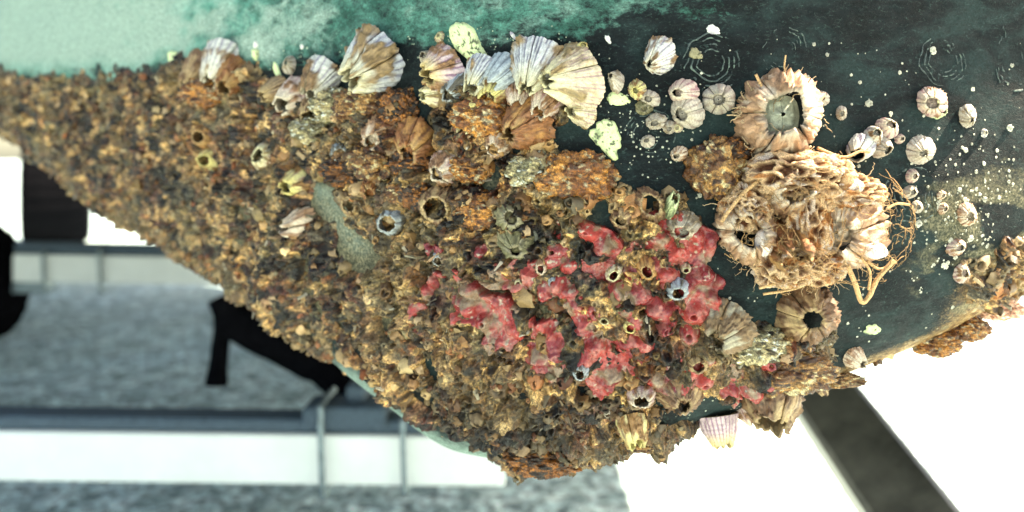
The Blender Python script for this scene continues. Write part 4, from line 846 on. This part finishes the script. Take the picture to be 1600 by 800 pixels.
tag(link('spat_specks', me), 'pale speck-sized barnacles sprinkled over the bare dark paint', 'barnacles', kind='stuff')

# ------------------------------------------------------------------ trailer and what stands behind
M_WHITE = plain_mat('white_painted_rail', (.86, .87, .83), .45, 0, 9, .05)
M_CLAMP_SHADE = plain_mat('blue_grey_steel_and_shade', (.055, .085, .115), .7, 0, 200, .35)  # clamp steel, and the dark colour painted for the rails' shaded tops
M_GALV = plain_mat('bolt_steel', (.20, .25, .27), .45, .6, 60, .3)
M_BLACK = plain_mat('black_rubber', (.004, .004, .005), .8, 0, 90, .4); M_BLACK.node_tree.nodes['Principled BSDF'].inputs['Specular IOR Level'].default_value = .0
M_TUBE = plain_mat('dark_steel_tube', (.095, .085, .068), .38, .0, 14, .55)
tr = empty('boat_trailer', (-.6, 1.9, .2)); tag(tr, 'white-railed boat trailer with dark strips for shaded rail tops and steel clamps under the hull', 'trailer')
def part(mbx, name, mat, smooth=False):
    o = mbx.build(name, mat, tr, smooth); o.location = -Vector(tr.location); return o
def rail(Y, x0, x1, za, zb_, drop=0., d=.05):
    cx = (x0+x1)/2; L = x1-x0; c = (cx, Y+d/2, (za+zb_)/2); rot = Matrix.Rotation(drop, 3, 'Y'); m_ = MB(); m_.box(c, (L, d, za-zb_), rot, None, .003); part(m_, 'rail', M_WHITE); return rot
def zrow(py, Y): return CZ-(py-250)/F*Y
Y1, Y2 = 1.2, 2.9
r_ = rail(Y1, -1.6, -.01, zrow(674, Y1), zrow(752, Y1), .012)
m_ = MB(); m_.box((-.80, Y1+.032, zrow(662, Y1)), (1.60, .052, .020), r_, None, .004); part(m_, 'shaded_top', M_CLAMP_SHADE)  # added dark strip, stands in for shade on the rail's top
rail(Y2, -1.82, -.2, zrow(403, Y2), zrow(446, Y2), .016)
m_ = MB(); m_.box((-1.0, Y2+.04, zrow(394, Y2)), (1.64, .07, .04), Matrix.Rotation(.016, 3, 'Y'), None, .006); part(m_, 'shaded_top', M_CLAMP_SHADE)
for px_, Y, t0, t1, r in ((501, Y1, 640, 768, .0048), (629, Y1, 660, 762, .0042), (67, Y2, 396, 452, .007), (155, Y2, 392, 452, .007)):
    a_ = P(px_, t0, Y-.014); b_ = P(px_+3, t1, Y-.014); m_ = MB()
    m_.tube(smooth_path([a_+Vector((0, .09, .004)), a_+Vector((0, .01, .004)), a_+Vector((0, 0, -.012)), b_, b_+Vector((0, .01, -.008)), b_+Vector((0, .09, -.01))], 4), r, 10); part(m_, 'u_bolt', M_GALV, True)
m_ = MB(); c = P(540, 650, Y1+.01); m_.box(c+Vector((0, .02, 0)), (.125, .07, .034), None, None, .004); part(m_, 'clamp_block', M_CLAMP_SHADE)
m_ = MB(); c = P(560, 622, Y1+.05); m_.box(c, (.03, .05, .05), None, None, .004); part(m_, 'clamp_block', M_CLAMP_SHADE)
m_ = MB(); m_.box((-.64+.02, 0, 0), (.001, .001, .001)) if False else None
m_.box((0.0, (Y1+Y2)/2+.03, .25), (.06, Y2-Y1-.03, .06), None, None, .004); part(m_, 'cross_beam', M_WHITE)
# black support arm with a hanging leg
Ya = 1.45; m_ = MB(); pts = [P(350, 462, Ya), P(370, 500, Ya), P(430, 535, Ya-.02), P(500, 575, Ya-.05), P(570, 640, Ya-.08)]
m_.tube(smooth_path(pts, 5), [.030]*5+[.036]*5+[.034]*5+[.028]*5+[.026], 12); part(m_, 'support_arm', M_BLACK, True)
m_ = MB(); a_ = P(352, 470, Ya); b_ = P(338, 600, Ya); m_.tube([a_, a_.lerp(b_, .35), a_.lerp(b_, .8), b_, b_+Vector((0, 0, -.002))], [.022, .015, .017, .021, .012], 12); part(m_, 'hanging_leg', M_BLACK, True)
def wheel(root, c, R, wd, ax, tread=36):
    ax = Vector(ax).normalized(); X, Y, Z = frame_of(ax); V = []; prof = [(.55, -.42), (.60, -.5), (.86, -.5), (.97, -.42), (1., -.22), (1., .22), (.97, .42), (.86, .5), (.60, .5), (.55, .42)]; na = tread*2
    for j in range(na):
        a = 2*math.pi*j/na; e = 1-.022*(j % 2)
        for r, w__ in prof: V.append(Vector(c)+(X*math.cos(a)+Y*math.sin(a))*r*R*(e if r > .9 else 1)+Z*w__*wd)
    k = len(prof); Q = [(j*k+i, j*k+(i+1) % k, ((j+1) % na)*k+(i+1) % k, ((j+1) % na)*k+i) for j in range(na) for i in range(k)]
    m_ = MB(); m_.add(V, Q); o = m_.build('tyre', M_BLACK, root); o.location = -Vector(root.location)
    m_ = MB(); prof = [(.56, -.38), (.5, -.36), (.44, -.1), (.14, -.12), (.12, -.2), (0.001, -.2)]; V = []
    for j in range(32):
        a = 2*math.pi*j/32
        for r, w__ in prof+[(p_[0], -p_[1]) for p_ in prof[::-1]]: V.append(Vector(c)+(X*math.cos(a)+Y*math.sin(a))*r*R+Z*w__*wd)
    k = len(prof)*2; m_.add(V, [(j*k+i, j*k+i+1, ((j+1) % 32)*k+i+1, ((j+1) % 32)*k+i) for j in range(32) for i in range(k-1)]); o = m_.build('rim', M_BLACK, root, True); o.location = -Vector(root.location)
c = Vector((-2.05, 3.0, .235)); tw = empty('trailer_wheel', c); tw.parent = tr; tw.location = c-Vector(tr.location)
wheel2 = empty('tmp', c)
wheel(wheel2, c, .235, .19, (.35, .94, 0), 22)
for ch in list(wheel2.children): ch.parent = tw
bpy.data.objects.remove(wheel2)
m_ = MB(); V = []; 
for j in range(13):
    a = math.radians(70+90*j/12)
    for yy in (-.13, .13):
        for rr_ in (.275, .279): V.append(c+Vector((math.cos(a)*rr_, yy, math.sin(a)*rr_)))
Q = []
for j in range(12):
    b_ = j*4; Q += [(b_, b_+4, b_+6, b_+2), (b_+1, b_+3, b_+7, b_+5), (b_, b_+1, b_+5, b_+4), (b_+2, b_+6, b_+7, b_+3)]
m_.add(V, Q); part(m_, 'mudguard', M_WHITE, False)
m_ = MB(); m_.box((-1.86, 2.95, .235), (.30, .06, .05), None, None, .004); part(m_, 'axle', M_GALV)
c = P(88, 318, 6.7); c.z = .40; tl = empty('vehicle_wheel', (c.x, c.y, 0)); tag(tl, 'black upright vehicle tyre standing on the yard beyond the trailer rails at the left', 'tyre')
wheel(tl, c, .42, .50, (.87, .49, 0), 26)
# dark square tube in the lower right
a_ = P(1240, 560, 1.05); b_ = P(1530, 960, .68); a_, b_ = a_-(b_-a_)*.9, b_+(b_-a_)*.62; d_ = b_-a_; zq = d_.to_track_quat('Z', 'Y').to_matrix(); zq = zq @ Matrix.Rotation(math.radians(28), 3, 'Z')
m_ = MB(); m_.box((0, 0, 0), (.074, .074, d_.length*1.0), zq, None, .006); o = m_.build('steel_tube', M_TUBE)
o.location = (a_+b_)/2; tag(o, 'dark grey square steel tube slanting down from under the right side of the hull', 'steel tube')
